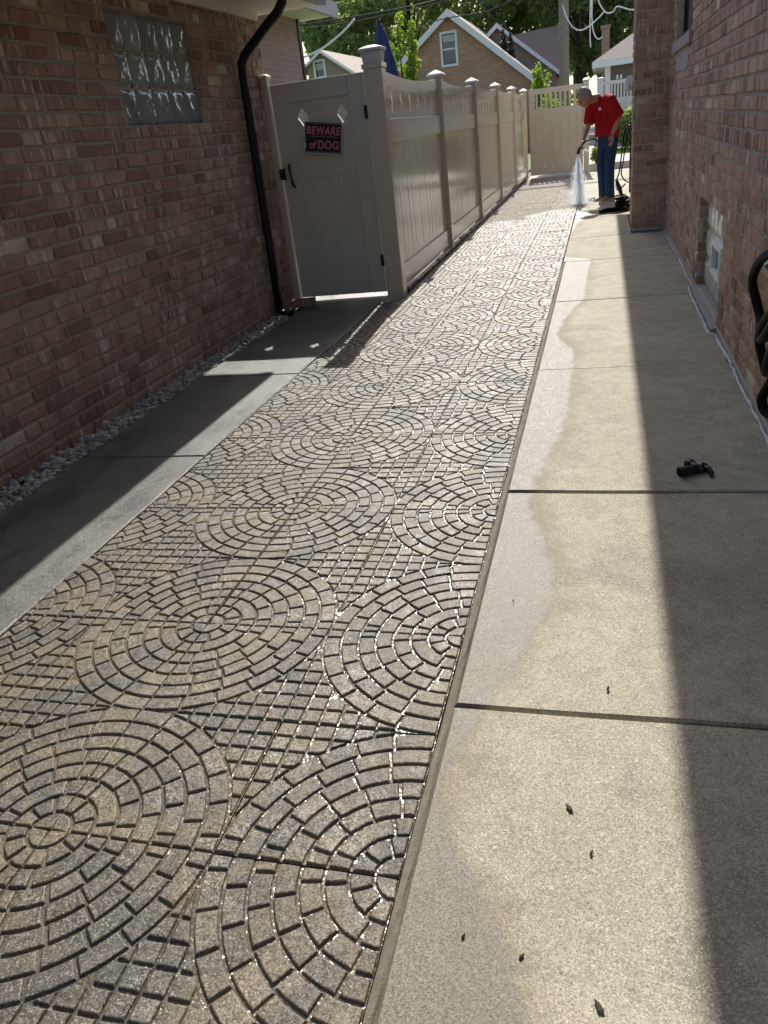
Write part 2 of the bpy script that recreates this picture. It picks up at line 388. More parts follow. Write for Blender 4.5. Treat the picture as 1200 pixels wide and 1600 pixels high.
# ---- left concrete apron
ap = struct('apron', MB().box(-2.42, -1.497, -4, 8.6, -0.10, -0.045), M['soil'])
lj = [-4, -.4, 2.19, 3.57, 5.93]
for k in range(len(lj)-1):
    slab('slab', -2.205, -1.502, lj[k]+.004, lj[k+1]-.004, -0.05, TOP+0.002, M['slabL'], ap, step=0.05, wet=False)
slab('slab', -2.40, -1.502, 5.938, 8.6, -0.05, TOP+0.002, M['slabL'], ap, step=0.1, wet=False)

# ---- patterned pavers
def inset(poly, d):
    n = len(poly); out = []
    for i in range(n):
        p0 = poly[i-1]; p1 = poly[i]; p2 = poly[(i+1) % n]
        e1 = (p1[0]-p0[0], p1[1]-p0[1]); e2 = (p2[0]-p1[0], p2[1]-p1[1])
        l1 = math.hypot(*e1) or 1e-9; l2 = math.hypot(*e2) or 1e-9
        n1 = (-e1[1]/l1, e1[0]/l1); n2 = (-e2[1]/l2, e2[0]/l2)
        k = 1 + n1[0]*n2[0] + n1[1]*n2[1]; k = max(k, 0.35)
        out.append((p1[0] + d*(n1[0]+n2[0])/k, p1[1] + d*(n1[1]+n2[1])/k))
    return out
def area(p): return 0.5*sum(p[i-1][0]*p[i][1]-p[i][0]*p[i-1][1] for i in range(len(p)))
def clip(poly, nx, ny, c):
    """keep nx*x+ny*y >= c"""
    out = []
    for i in range(len(poly)):
        a = poly[i-1]; b = poly[i]; da = nx*a[0]+ny*a[1]-c; db = nx*b[0]+ny*b[1]-c
        if (da >= 0) != (db >= 0):
            t = da/(da-db); out.append((a[0]+(b[0]-a[0])*t, a[1]+(b[1]-a[1])*t))
        if db >= 0: out.append(b)
    return out
RG = 1/8.0
RINGS = [None, [(.0, .30), (.30, .70), (.70, 1.0)], [(.0, .16), (.16, .80), (.80, 1.0)]]
def ring_div(k):
    n = {3: 4.0, 4: 4.6, 5: 5.4, 6: 5.9, 7: 6.5}[k]
    off = {3: .5, 4: .95, 5: .35, 6: .8, 7: .42}[k]
    cuts = [0.0]; a = off
    while a < n-0.28: cuts.append(a/n); a += 1
    cuts.append(1.0)
    return [(cuts[i], cuts[i+1]) for i in range(len(cuts)-1)]
def quarter():
    G = 0.0085/T; m = 0.0035/T; polys = []
    lo, hi = m, 1-m
    def boxclip(p):
        for a in ((1, 0, lo), (0, 1, lo), (-1, 0, -hi), (0, -1, -hi)): 
            if p: p = clip(p, *a)
        return p
    n = 5; polys.append([(lo, lo)] + [((RG-G/2)*math.cos(PI/2*i/n), (RG-G/2)*math.sin(PI/2*i/n)) for i in range(n+1)])
    for k in range(1, 8):
        ri, ro = k*RG+G/2, (k+1)*RG-G/2
        if k == 7: ro = 1-G*0.35
        for a0, a1 in (RINGS[k] if k < 3 else ring_div(k)):
            A0, A1 = a0*PI/2, a1*PI/2; gi = G/2/((ri+ro)/2)
            if a0 > 0: A0 += gi
            if a1 < 1: A1 -= gi
            n = max(2, int((A1-A0)/0.11)+1)
            p = [(ri*math.cos(A1+(A0-A1)*i/n), ri*math.sin(A1+(A0-A1)*i/n)) for i in range(n+1)] + [(ro*math.cos(A0+(A1-A0)*i/n), ro*math.sin(A0+(A1-A0)*i/n)) for i in range(n+1)]
            p = boxclip(p)
            if len(p) > 2 and abs(area(p)) > 0.0009: polys.append(p)
    for i in range(8):
        for j in range(8):
            x0, x1, y0, y1 = i*RG+G/2, (i+1)*RG-G/2, j*RG+G/2, (j+1)*RG-G/2
            cx, cy_ = (x0+x1)/2, (y0+y1)/2; r = math.hypot(cx, cy_)
            p = boxclip([(x0, y0), (x1, y0), (x1, y1), (x0, y1)])
            p = clip(p, cx/r, cy_/r, 1+G*0.65)
            if len(p) > 2 and abs(area(p)) > 0.0022: polys.append(p)
    return [p if area(p) > 0 else p[::-1] for p in polys]
QP = quarter()
def dedupe(p):
    out = []
    for a in p:
        if not out or math.hypot(a[0]-out[-1][0], a[1]-out[-1][1]) > 0.0006: out.append(a)
    if len(out) > 2 and math.hypot(out[0][0]-out[-1][0], out[0][1]-out[-1][1]) < 0.0006: out.pop()
    return out
def cobble_mesh(p, tf):
    """p: outline in metres (CCW); returns verts, faces"""
    p = dedupe(p); n = len(p)
    if n < 3: return None
    h = TOP + random.uniform(-.0012, .0008)
    p = [(a+random.uniform(-.0007, .0007), b+random.uniform(-.0007, .0007)) for a, b in p]
    L = [(inset(p, -0.0022), -0.001), (p, h*0.5), (inset(p, 0.0009), h*0.85), (inset(p, 0.0030), h)]
    vs = [tf(q[0], q[1], z) for ring, z in L for q in ring]
    fs = [(a*n+i, a*n+(i+1) % n, (a+1)*n+(i+1) % n, (a+1)*n+i) for a in range(3) for i in range(n)]
    fs.append(tuple(3*n+i for i in range(n)))
    return vs, fs
pave = struct('paved_strip', MB().box(-1.50, 0.0, -4, 18.9, -0.09, -0.042), M['soil'])
cand = []; tiles = []
for row in range(-9, 46):
    for colm in range(4):
        x1 = -colm*T; x0 = x1-T; y0 = row*T; y1 = y0+T
        lim = -1.497 if row < 14 else -1.315
        cright = colm % 2 == 0; cnear = row % 2 == 0
        dx, dy = random.uniform(-.002, .002), random.uniform(-.002, .002)
        rz = random.uniform(-.004, .004); dz = random.uniform(-.0025, .0015); tx, ty = random.uniform(-.004, .004), random.uniform(-.004, .004)
        cxm, cym = (x0+x1)/2, (y0+y1)/2
        def tf(x, y, z, cxm=cxm, cym=cym, dx=dx, dy=dy, rz=rz, dz=dz, tx=tx, ty=ty):
            a, b = x-cxm, y-cym
            return (cxm+dx+a-rz*b, cym+dy+b+rz*a, z+dz+tx*a+ty*b)
        e = 0.0011; bx0 = max(x0+e, lim)
        base = [(bx0, y0+e), (x1-e, y0+e), (x1-e, y1-e), (bx0, y1-e)]
        vs = [tf(q[0], q[1], -0.045) for q in base] + [tf(q[0], q[1], 0.0) for q in base]
        pv = build('paver', MB().add(vs, [(3, 2, 1, 0), (4, 5, 6, 7), (0, 1, 5, 4), (1, 2, 6, 5), (2, 3, 7, 6), (3, 0, 4, 7)], 0.5), M['groove'], pave, fix=False)
        for q in QP:
            pts = []
            for u, v in q:
                pts.append((x1-u*T if cright else x0+u*T, y0+v*T if cnear else y1-v*T))
            if cright != cnear: pass
            if area(pts) < 0: pts = pts[::-1]
            if colm == 3:
                pts = clip(pts, 1, 0, lim+0.002)
                if len(pts) < 3 or area(pts) < 0.0001: continue
            cm = cobble_mesh(pts, tf)
            if cm is None: continue
            c = np.mean(np.array(cm[0]), 0); px = project(c)
            A = area(pts)/px[2]**2 * max(0.15, (CAM.z)/px[2]) if px[2] > 0.1 and -10 < px[0] < 1210 and -10 < px[1] < 1615 else -1.0
            cand.append((A, cm, pv))
cand.sort(key=lambda a: -a[0])
rest = MB()
for i, (A, cm, pv) in enumerate(cand):
    ti = min(1, max(0, random.gauss(.5, .2)))
    if i < 290: build('cobble', MB().add(*cm, ti), M['cobble'], pv, fix=False)
    else: rest.add(*cm, ti)
build('cobbles', rest, M['cobble'], pave, fix=False, kind='stuff')

# ------------------------------------------------------------------ brick walls
COURSE = 0.078; BL = 0.235
def brick_geo(u0, u1, z0, z1, depth, place, tint, add):
    """one brick face standing proud of the mortar; place(u, z, d) -> world"""
    j = lambda a: random.uniform(-a, a)
    b = 0.005
    o = [(u0+j(.004), z0+j(.0035)), (u1+j(.004), z0+j(.0035)), (u1+j(.004), z1+j(.0035)), (u0+j(.004), z1+j(.0035))]
    i = [(o[0][0]+b, o[0][1]+b), (o[1][0]-b, o[1][1]+b), (o[2][0]-b, o[2][1]-b), (o[3][0]+b, o[3][1]-b)]
    dd = depth + j(.0025)
    vs = [place(q[0], q[1], -0.004) for q in o] + [place(q[0], q[1], dd*0.6) for q in o] + [place(q[0], q[1], dd+j(.001)) for q in i]
    fs = [(a, (a+1) % 4, 4+(a+1) % 4, 4+a) for a in range(4)] + [(4+a, 4+(a+1) % 4, 8+(a+1) % 4, 8+a) for a in range(4)] + [(8, 9, 10, 11)]
    return add(vs, fs, tint)
def lay(ulen0, ulen1, zs, openings, place, out, bl=BL, jt=0.016, rowlock=()):
    for k in range(len(zs)-1):
        z0, z1 = zs[k]+jt*0.55, zs[k+1]-jt*0.55
        u = ulen0 - random.uniform(0, bl)
        if k % 2: u -= 0.06
        while u < ulen1:
            L = (0.072 if k in rowlock else (bl if random.random() < .62 else bl*random.choice([.5, .5, .7])))
            a, b = max(u+jt*.5, ulen0), min(u+L-jt*.5, ulen1)
            u += L
            segs = [(a, b)]
            for (q0, q1, r0, r1) in openings:
                if z1 > r0+.012 and z0 < r1-.012:
                    ns = []
                    for s0, s1 in segs:
                        if s1 <= q0 or s0 >= q1: ns.append((s0, s1)); continue
                        if s0 < q0: ns.append((s0, q0-.004))
                        if s1 > q1: ns.append((q1+.004, s1))
                    segs = ns
            for s0, s1 in segs:
                if s1-s0 < 0.025: continue
                ti = min(1, max(0, random.gauss(.45, .27))) if random.random() > .03 else random.uniform(.9, 1)
                mb = MB(); brick_geo(s0, s1, z0, z1, 0.0085, place, ti, mb.add)
                c = Vector(np.mean(np.array(mb.v), 0)); px = project(c)
                p2 = project(place(s1, z1, 0)); p1 = project(place(s0, z0, 0))
                A = abs((p2[0]-p1[0])*(p2[1]-p1[1])) if px[2] > .1 and 0 < px[0] < 1200 and 0 < px[1] < 1600 else -1
                out.append((A, mb, ti))
def finish_bricks(lists, mats, parents, lim=295):
    allb = [(A, mb, ti, k) for k, l in enumerate(lists) for A, mb, ti in l]
    allb.sort(key=lambda a: -a[0]); rest = [MB() for _ in lists]
    for i, (A, mb, ti, k) in enumerate(allb):
        if i < lim and A > 0: build('brick', mb, mats[k], parents[k], fix=False)
        else: rest[k].add(mb.v, mb.f, ti)
    for k, r in enumerate(rest):
        if r.v: build('bricks', r, mats[k], parents[k], fix=False, kind='stuff')
def wall_plane(mb, boxes): 
    for b in boxes: mb.box(*b)
    return mb

# ---- left house
XL = -2.40; YL = 6.06; ZL = 2.33
lh = thing('brick_house', 'low red-brown brick house on the left with a glass block window', 'house', (XL, YL, 0))
WIN = (3.74, 4.80, 1.54, 2.164)
core = MB()
core.box(-9, XL, -4, WIN[0], -.06, ZL); core.box(-9, XL, WIN[1], YL, -.06, ZL)
core.box(-9, XL, WIN[0], WIN[1], -.06, WIN[2]); core.box(-9, XL, WIN[0], WIN[1], WIN[3], ZL)
core.box(-9, XL-.09, WIN[0], WIN[1], WIN[2], WIN[3])
lw = build('wall', core, M['mortar'], lh, fix=False)
zsL = [-.02 + COURSE*k for k in range(31)]
lb = []; lay(-4, YL, zsL, [WIN], lambda u, z, d: (XL+d, u, z), lb)
lbe = []; lay(-9, XL+.009, zsL, [], lambda u, z, d: (u, YL+d, z), lbe)
finish_bricks([lb, lbe], [M['brickL']]*2, [lw, lw])
# glass block window
gw = build('window', MB().box(XL-.085, XL-.03, WIN[0], WIN[1], WIN[2], WIN[3]), M['mortar'], lh)
bw_ = (WIN[1]-WIN[0])/5; bh_ = (WIN[3]-WIN[2])/3
def glass_block(y0, y1, z0, z1, xf, nx_, parent, mat, seed, amp=0.0075):
    mb = MB(); n = 9; g = .006; rnd = random.Random(seed); ph = rnd.uniform(0, 1); fl = rnd.choice([-1, 1])
    y0 += g; y1 -= g; z0 += g; z1 -= g; vs = []
    for j in range(n):
        for i in range(n):
            u, v = i/(n-1), j/(n-1); ed = min(u, 1-u, v, 1-v)
            wv = math.sin((u*1.3+fl*v*0.9+ph)*2*PI)*0.6 + math.sin((u*2.1-fl*v*1.7+ph*2)*2*PI)*0.4
            d = (-0.012 if ed == 0 else amp*wv*min(1, ed*5))
            vs.append((xf+nx_*d, y0+u*(y1-y0), z0+v*(z1-z0)))
    fs = [(j*n+i, j*n+i+1, (j+1)*n+i+1, (j+1)*n+i) for j in range(n-1) for i in range(n-1)]
    mb.add(vs, fs, rnd.random()); return build('glass_block', mb, mat, parent, smooth=True, fix=False)
for i in range(5):
    for j in range(3):
        o = glass_block(WIN[0]+i*bw_, WIN[0]+(i+1)*bw_, WIN[2]+j*bh_, WIN[2]+(j+1)*bh_, XL-.018, 1, gw, M['block'], i*3+j, .0075)
        # normals must face +X
# eave
XE = -1.82; YE = 6.28
build('soffit', MB().box(-9.3, XE-.09, -4.3, YE-.02, ZL+.002, ZL+.04), M['soffit'], lh)
build('frieze', MB().box(XL+.004, XL+.03, -4, YL+.02, ZL-.055, ZL), M['soffit'], lh)
build('gutter', MB().prism([(XE-.10, ZL+.005), (XE-.02, ZL-.005), (XE, ZL+.05), (XE, ZL+.11), (XE-.012, ZL+.11), (XE-.018, ZL+.03), (XE-.10, ZL+.03)], 'y', -4.3, YE), M['gutter'], lh)
build('roof', MB().prism([(XE-.11, ZL+.045), (XE-.11, ZL+.10), (-5.6, 4.3), (-9.4, ZL+.10), (-9.4, ZL+.045)], 'y', -4.35, YE+.02), M['shingle'], lh)
dsp = [(-2.33, 5.40, .03), (-2.33, 5.42, .6), (-2.335, 5.45, 1.2), (-2.335, 5.48, 1.86), (-2.33, 5.48, 1.93), (-2.29, 5.475, 1.985), (-2.10, 5.44, 2.12), (-1.95, 5.41, 2.215), (-1.90, 5.40, 2.27), (-1.885, 5.40, 2.36)]
def flat_tube(pts, wy_, wx_):
    mb = MB(); rings = []
    for i, p in enumerate(pts):
        a = Vector(pts[max(i-1, 0)]); b = Vector(pts[min(i+1, len(pts)-1)]); t = (b-a).normalized()
        s = Vector((0, 1, 0)); n = t.cross(s).normalized()
        ring = []
        for k in range(12):
            g = 2*PI*k/12; cc, ss = math.cos(g), math.sin(g)
            sq = 1/max(abs(cc), abs(ss))**0.7
            ring.append(Vector(p) + s*(cc*sq*wy_/2) + n*(ss*sq*wx_/2))
        rings.append(ring)
    return mb.loft(rings)
dso = build('downspout', flat_tube(dsp, .074, .062), M['dspout'], lh, smooth=True)
build('outlet_elbow', flat_tube([(-2.33, 5.405, .12), (-2.325, 5.40, .05), (-2.29, 5.39, .028), (-2.20, 5.37, .022)], .07, .05), M['dspout'], lh, smooth=True)
for zz in (): build('bracket', MB().box(XL+.004, -2.297, 5.40, 5.475, zz, zz+.03), M['dspout'], lh)

# loose brick at the spout
tag(build('loose_brick', MB().prism([(-2.30, 5.64), (-2.10, 5.70), (-2.13, 5.80), (-2.33, 5.74)], 'z', TOP+.005, .075), M['brickL'], bevel=.006), 'loose dark brick lying at the foot of the downspout', 'brick')

# ---- right house
XR = 1.06; ZR = 3.60
rh = thing('brick_house', 'tall red-brown brick house on the right with a projecting pier', 'house', (XR, 14.2, 0))
BW = (4.13, 5.40, 0.037, 0.659); UW = (6.66, 8.30, 1.80, 3.2)
PX, PY, PD = 0.70, 8.85, 0.75
core = MB(); X2 = 9
for a, b, c, d in [(-6, BW[0], -.06, ZR), (BW[0], BW[1], -.06, BW[2]), (BW[0], BW[1], BW[3], ZR), (BW[1], UW[0], -.06, ZR), (UW[0], UW[1], -.06, UW[2]), (UW[0], UW[1], UW[3], ZR), (UW[1], 14.2, -.06, ZR)]:
    core.box(XR, X2, a, b, c, d)
core.box(XR+.085, X2, BW[0], BW[1], BW[2], BW[3]); core.box(XR+.11, X2, UW[0], UW[1], UW[2], UW[3])
rw = build('wall', core, M['mortarR'], rh, fix=False)
zsR = [0.035+COURSE*k for k in range(14)]; zsR[-1] = 1.047; zsR.append(1.135); kk = len(zsR)-2
while zsR[-1] + COURSE < ZR: zsR.append(zsR[-1]+COURSE)
rb = []; lay(-6, PY, zsR, [BW, (UW[0], UW[1], UW[2]-.115, UW[3])], lambda u, z, d: (XR-d, u, z), rb, rowlock=(kk,))
rb2 = []; lay(PY+PD, 14.2, zsR, [], lambda u, z, d: (XR-d, u, z), rb2)
pier = build('pier', MB().box(PX, XR+.05, PY, PY+PD, -.06, ZR), M['mortarR'], rh, fix=False)
pb = []; lay(PX-.009, XR-.003, zsR, [], lambda u, z, d: (u, PY-d, z), pb)
pl = []; lay(PY-.009, PY+PD, zsR, [], lambda u, z, d: (PX-d, u, z), pl)
# brick reveals of the basement window
rv = []; lay(XR-.006, XR+.083, zsR[:9], [], lambda u, z, d: (u, BW[1]-d*0.8, z), rv, bl=.15)
rv = [q for q in rv if np.array(q[1].v)[:, 2].max() < BW[3]]
finish_bricks([rb, rb2, pb, pl, rv], [M['brickR']]*5, [rw, rw, pier, pier, rw])
build('foundation_band', MB().box(XR-.012, XR-.001, -6, BW[0]-.02, -.05, .036).box(XR-.012, XR-.001, BW[1]+.02, PY, -.05, .036), M['conc'], rh)
# cement patches
def patch(x, y0, y1, z0, z1, th, parent, mat):
    n = 22; poly = []
    for k in range(n):
        g = 2*PI*k/n; r = 1+random.uniform(-.12, .1); c, s_ = math.cos(g), math.sin(g); q = 1/max(abs(c), abs(s_))**.6
        poly.append(((y0+y1)/2+(y1-y0)/2*c*r*q*.85, (z0+z1)/2+(z1-z0)/2*s_*r*q*.85))
    return build('cement_patch', MB().prism(poly, 'x', x, x-th), mat, parent)
M['cement'] = mat_mortar('cement_patch', (0.36, 0.34, 0.33))
patch(XR+.002, 6.72, 8.15, 1.50, 1.74, .0125, rh, M['cement'])
patch(XR+.002, 2.0, 2.42, .16, .80, .0125, rh, M['cement'])
# basement window
bwn = build('window', MB().box(XR+.062, XR+.084, BW[0], BW[1], BW[2], BW[3]), M['caulk'], rh)
nb, nz = 6, 3; dy = (BW[1]-BW[0])/nb; dzz = (BW[3]-BW[2])/nz
for i in range(nb):
    for j in range(nz):
        if j == 1 and i in (1, 2): continue
        o = glass_block(BW[0]+i*dy, BW[0]+(i+1)*dy, BW[2]+j*dzz, BW[2]+(j+1)*dzz, XR+.048, -1, bwn, M['blockp'], 90+i*3+j, .006)
v0, v1 = BW[0]+dy, BW[0]+3*dy; q0, q1 = BW[2]+dzz, BW[2]+2*dzz
vf = build('vent_frame', MB().box(XR+.012, XR+.062, v0, v1, q0, q0+.03).box(XR+.012, XR+.062, v0, v1, q1-.03, q1).box(XR+.012, XR+.062, v0, v0+.035, q0+.03, q1-.03).box(XR+.012, XR+.062, v1-.035, v1, q0+.03, q1-.03), M['white'], bwn)
build('vent_pane', MB().box(XR+.04, XR+.05, v0+.03, v1-.03, q0+.025, q1-.025), M['pane'], bwn)
build('window_sill', MB().prism([(XR+.06, .042), (XR-.045, .030), (XR-.045, -.05), (XR+.06, -.05)], 'y', BW[0]-.06, BW[1]+.04), M['cement'], rh, bevel=.006)
# upper window
uw = build('window', MB().box(XR+.075, XR+.10, UW[0], UW[1], UW[2], UW[3]), M['pane'], rh)
build('frame', MB().box(XR+.055, XR+.09, UW[0], UW[0]+.06, UW[2], UW[3]).box(XR+.055, XR+.09, UW[1]-.06, UW[1], UW[2], UW[3]).box(XR+.055, XR+.09, UW[0]+.06, UW[1]-.06, UW[2], UW[2]+.06), M['dspout'], uw)
build('window_sill', MB().prism([(XR+.10, 1.80), (XR-.035, 1.785), (XR-.035, 1.70), (XR+.10, 1.70)], 'y', UW[0]-.05, UW[1]+.05), M['cement'], rh, bevel=.005)
# eave and roof
XRE = 0.33
build('soffit', MB().box(XRE+.08, X2+.6, -6.5, 14.50, ZR+.002, ZR+.04), M['soffit'], rh)
build('gutter', MB().box(XRE, XRE+.08, -6.5, 14.52, ZR-.01, ZR+.10), M['gutter'], rh)
build('roof', MB().prism([(XRE+.06, ZR+.05), (XRE+.06, ZR+.11), (5, 6.0), (X2+.6, ZR+.11), (X2+.6, ZR+.05)], 'y', -6.5, 14.52), M['shingle'], rh)
# sealant bead
pts = []; 
for yv in np.arange(1.0, PY-.02, .05):
    xx = 1.038
    if BW[0]-.12 < yv < BW[1]+.1: xx = 1.003
    pts.append((xx+random.uniform(-.005, .005), yv, TOP+.002+random.uniform(-.002, .002)))
cb = MB(); cb.tube(pts, [random.uniform(.004, .0115) for _ in pts], 6)
cb.tube([(1.03, PY-.022, TOP), (.9, PY-.02, TOP), (.75, PY-.018, TOP), (.675, PY-.01, TOP), (.675, PY+.25, TOP)], .009, 6)
struct('sealant_bead', cb, M['caulk'], smooth=True)
# lamp on the far side of the pier
lp = thing('wall_lamp', 'small white lamp sticking out behind the brick pier', 'lamp', (.70, 9.8, 1.5))
lpx = PX-.012
build('mount', MB().box(lpx-.05, lpx, 9.5, 9.56, 1.50, 1.60), M['white'], lp)
build('shade', MB().loft([[(lpx-.05+.045*r*math.cos(a)-.0, 9.53+.05*r*math.sin(a), z) for a in np.linspace(0, 2*PI, 10, endpoint=False)] for r, z in ((.5, 1.58), (.75, 1.55), (1.0, 1.45), (.6, 1.44))]), M['white'], lp)

# ------------------------------------------------------------------ gravel
gm = MB()
ico = bmesh.new(); bmesh.ops.create_icosphere(ico, subdivisions=1, radius=1.0)
iv = np.array([v.co[:] for v in ico.verts]); ifc = [tuple(v.index for v in f.verts) for f in ico.faces]; ico.free()
vol = MB(); struct('gravel_bed', MB().box(-2.395, -2.206, -4, 5.93, -.044, -.014), M['soil'])
def gx(y): return float(np.interp(y, [-4, 2.2, 3.5, 6], [-2.18, -2.19, -2.20, -2.22]))
n = 0
for k in range(2900):
    y = random.uniform(.6, 5.35); x = random.uniform(XL+.02, gx(y))
    r = random.uniform(.008, .019)*(1.0 if random.random() > .12 else 1.3)
    sc = np.array([random.uniform(.75, 1.3), random.uniform(.75, 1.3), random.uniform(.55, .9)])*r
    v = iv*(1+rng.normal(0, .13, (len(iv), 1)))*sc
    a = random.uniform(0, PI); b = random.uniform(-.5, .5)
    Rz = np.array([[math.cos(a), -math.sin(a), 0], [math.sin(a), math.cos(a), 0], [0, 0, 1]]); Rx = np.array([[1, 0, 0], [0, math.cos(b), -math.sin(b)], [0, math.sin(b), math.cos(b)]])
    v = v@Rx.T@Rz.T + np.array([x, y, -.012+r*.5+random.choice([0, 0, .012])])
    gm.add(v.tolist(), ifc)
go = build('gravel', gm, M['stone'], fix=False, kind='stuff')
tag(go, 'strip of white gravel along the base of the left brick wall', 'gravel')

# ------------------------------------------------------------------ gate and fence
def post(mb_name, x0, x1, y0, y1, z1, mat, parent):
    return build(mb_name, MB().box(x0, x1, y0, y1, -.04, z1), mat, parent, bevel=.006)
def cap(x0, x1, y0, y1, z, parent, mat, o=.014, h=.055):
    cx, cy_ = (x0+x1)/2, (y0+y1)/2; mb = MB()
    def sq(e, zz): return [(x0-e, y0-e, zz), (x1+e, y0-e, zz), (x1+e, y1+e, zz), (x0-e, y1+e, zz)]
    mb.loft([sq(.004, z-.02), sq(.006, z), sq(o, z+.006), sq(o, z+.022), sq(o-.016, z+.034), sq(-(x1-x0)*.45, z+h)])
    return build('post_cap', mb, mat, parent)
FX = -1.40
def frame_board(outer, hole, y0, y1, mb):
    """ring between outer rect and inner polygon both as lists of (x,z) of equal length, extruded along y"""
    n = len(outer); vs = [(p[0], y0, p[1]) for p in outer] + [(p[0], y0, p[1]) for p in hole] + [(p[0], y1, p[1]) for p in outer] + [(p[0], y1, p[1]) for p in hole]
    fs = []
    for k in range(n):
        a, b = k, (k+1) % n
        fs += [(a, b, n+b, n+a), (2*n+a, 3*n+a, 3*n+b, 2*n+b), (a, 2*n+a, 2*n+b, b), (n+a, n+b, 3*n+b, 3*n+a)]
    return mb.add(vs, fs)
GY = 5.98; GX0, GX1 = -2.315, -1.502; GZ0, GZ1 = .045, 1.79
gt = thing('yard_gate', 'closed beige vinyl gate with two diamond holes under the warning sign', 'gate', ((GX0+GX1)/2, GY, 0))
SW = .145
fr = MB()
fr.box(GX0, GX0+SW, GY-.024, GY+.024, GZ0, GZ1).box(GX1-SW, GX1, GY-.024, GY+.024, GZ0, GZ1)
build('stile', MB().box(GX0, GX0+SW, GY-.024, GY+.024, GZ0, GZ1), M['vinyl_gate'], gt, bevel=.003)
build('stile', MB().box(GX1-SW, GX1, GY-.024, GY+.024, GZ0, GZ1), M['vinyl_gate'], gt, bevel=.003)
for z0, z1 in ((GZ1-.145, GZ1), (GZ0, GZ0+.17)):
    build('rail', MB().box(GX0+SW+.001, GX1-SW-.001, GY-.023, GY+.023, z0, z1), M['vinyl_gate'], gt, bevel=.003)
build('rail', MB().box(GX0+SW+.001, GX1-SW-.001, GY-.0145, GY+.023, 1.05, 1.235), M['vinyl_gate'], gt, bevel=.002)
# lower boards
bx = np.linspace(GX0+SW+.001, GX1-SW-.001, 5)
for k in range(4):
    build('board', MB().box(bx[k]+.0002, bx[k+1]-.0002, GY-.012, GY+.012, GZ0+.17, 1.05), M['vinyl_gate'], gt, bevel=.002)
# upper boards with diamond holes on the joints 0|1 and 3|4
dia = [(-2.062, 1.525, .054, .078), (-1.716, 1.514, .050, .074)]
edges = [GX0+SW+.001, -2.062, -1.889, -1.716, GX1-SW-.001]
for k in range(4):
    x0, x1 = edges[k]+.001, edges[k+1]-.001
    poly = [(x0, 1.235), (x1, 1.235)]
    for (dx_, dz_, hw, hh) in dia:
        if abs(dx_-edges[k+1]) < 1e-6: poly += [(x1, dz_-hh), (x1-hw, dz_), (x1, dz_+hh)]
    poly += [(x1, GZ1-.145), (x0, GZ1-.145)]
    for (dx_, dz_, hw, hh) in dia:
        if abs(dx_-edges[k]) < 1e-6: poly += [(x0, dz_+hh), (x0+hw, dz_), (x0, dz_-hh)]
    build('board', MB().prism(poly, 'y', GY-.012, GY+.012), M['vinyl_gate'], gt)
for (dx_, dz_, hw, hh) in dia:
    mb = MB(); frame_board([(dx_+a*(hw+.010)/hw*hw, dz_+b) for a, b in ((0, -(hh+.014)), (hw/hw*1.0, 0), (0, hh+.014), (-1.0, 0))] if False else [(dx_, dz_-hh-.012), (dx_+hw+.008, dz_), (dx_, dz_+hh+.012), (dx_-hw-.008, dz_)], [(dx_, dz_-hh+.004), (dx_+hw-.003, dz_), (dx_, dz_+hh-.004), (dx_-hw+.003, dz_)], GY-.017, GY+.017, mb)
    build('diamond_trim', mb, M['vinylcap'], gt)
lat = build('latch', MB().box(-2.345, -2.285, GY-.05, GY-.025, 1.06, 1.15).box(-2.33, -2.30, GY-.075, GY-.05, 1.08, 1.13), M['black'], gt, bevel=.006)
build('latch_handle', MB().tube([(-2.245, GY-.025, 1.175), (-2.24, GY-.055, 1.16), (-2.236, GY-.062, 1.12), (-2.232, GY-.062, 1.06), (-2.225, GY-.055, 1.01), (-2.22, GY-.025, .995)], [.011, .013, .010, .010, .013, .011], 8), M['black'], gt, smooth=True)
for zz in (.32, 1.50): build('hinge', MB().box(GX1-.02, GX1+.018, GY-.034, GY-.025, zz-.05, zz+.05), M['black'], gt)
# latch post against the wall
gp = thing('gate_post', 'slim beige gate post standing against the left brick wall', 'post', (-2.35, GY, 0))
post('post', -2.382, -2.328, GY-.05, GY+.03, 1.84, M['vinylcap'], gp); cap(-2.382, -2.328, GY-.05, GY+.03, 1.84, gp, M['vinylcap'], .012, .04)

# side fence
fence = thing('privacy_fence', 'long beige vinyl fence with diamond cut-outs running beside the patterned driveway', 'fence', (FX, GY, 0))
NP = 6; SPN = 2.69; PY0 = 5.95
HP = .076
hp = build('post', MB().box(FX-HP, FX+HP, PY0-HP, PY0+HP, -.04, 1.80), M['vinyl'], fence, bevel=.008)
hp['label'] = 'wide hinge post with a lantern cap'
build('post_cap', MB().box(FX-HP-.008, FX+HP+.008, PY0-HP-.008, PY0+HP+.008, 1.80, 1.835), M['vinyl'], hp, bevel=.004)
def sqr(e, z): return [(FX-e, PY0-e, z), (FX+e, PY0-e, z), (FX+e, PY0+e, z), (FX-e, PY0+e, z)]
build('lantern', MB().loft([sqr(HP-.006, 1.836), sqr(HP+.004, 1.92)]), simple('lantern_grey', (.55, .53, .48), .3, .15), hp, bevel=.004)
build('lantern_top', MB().loft([sqr(HP+.016, 1.921), sqr(HP+.018, 1.94), sqr(HP-.01, 1.952), sqr(.03, 1.962)]), M['vinylcap'], hp)
PW = .063
py = [PY0 + SPN*k for k in range(NP)]
for k in range(1, NP):
    p_ = build('post', MB().box(FX-PW, FX+PW, py[k]-PW, py[k]+PW, -.04, 1.815), M['vinyl'], fence, bevel=.006)
    cap(FX-PW, FX+PW, py[k]-PW, py[k]+PW, 1.815, p_, M['vinylcap'], .03, .07)
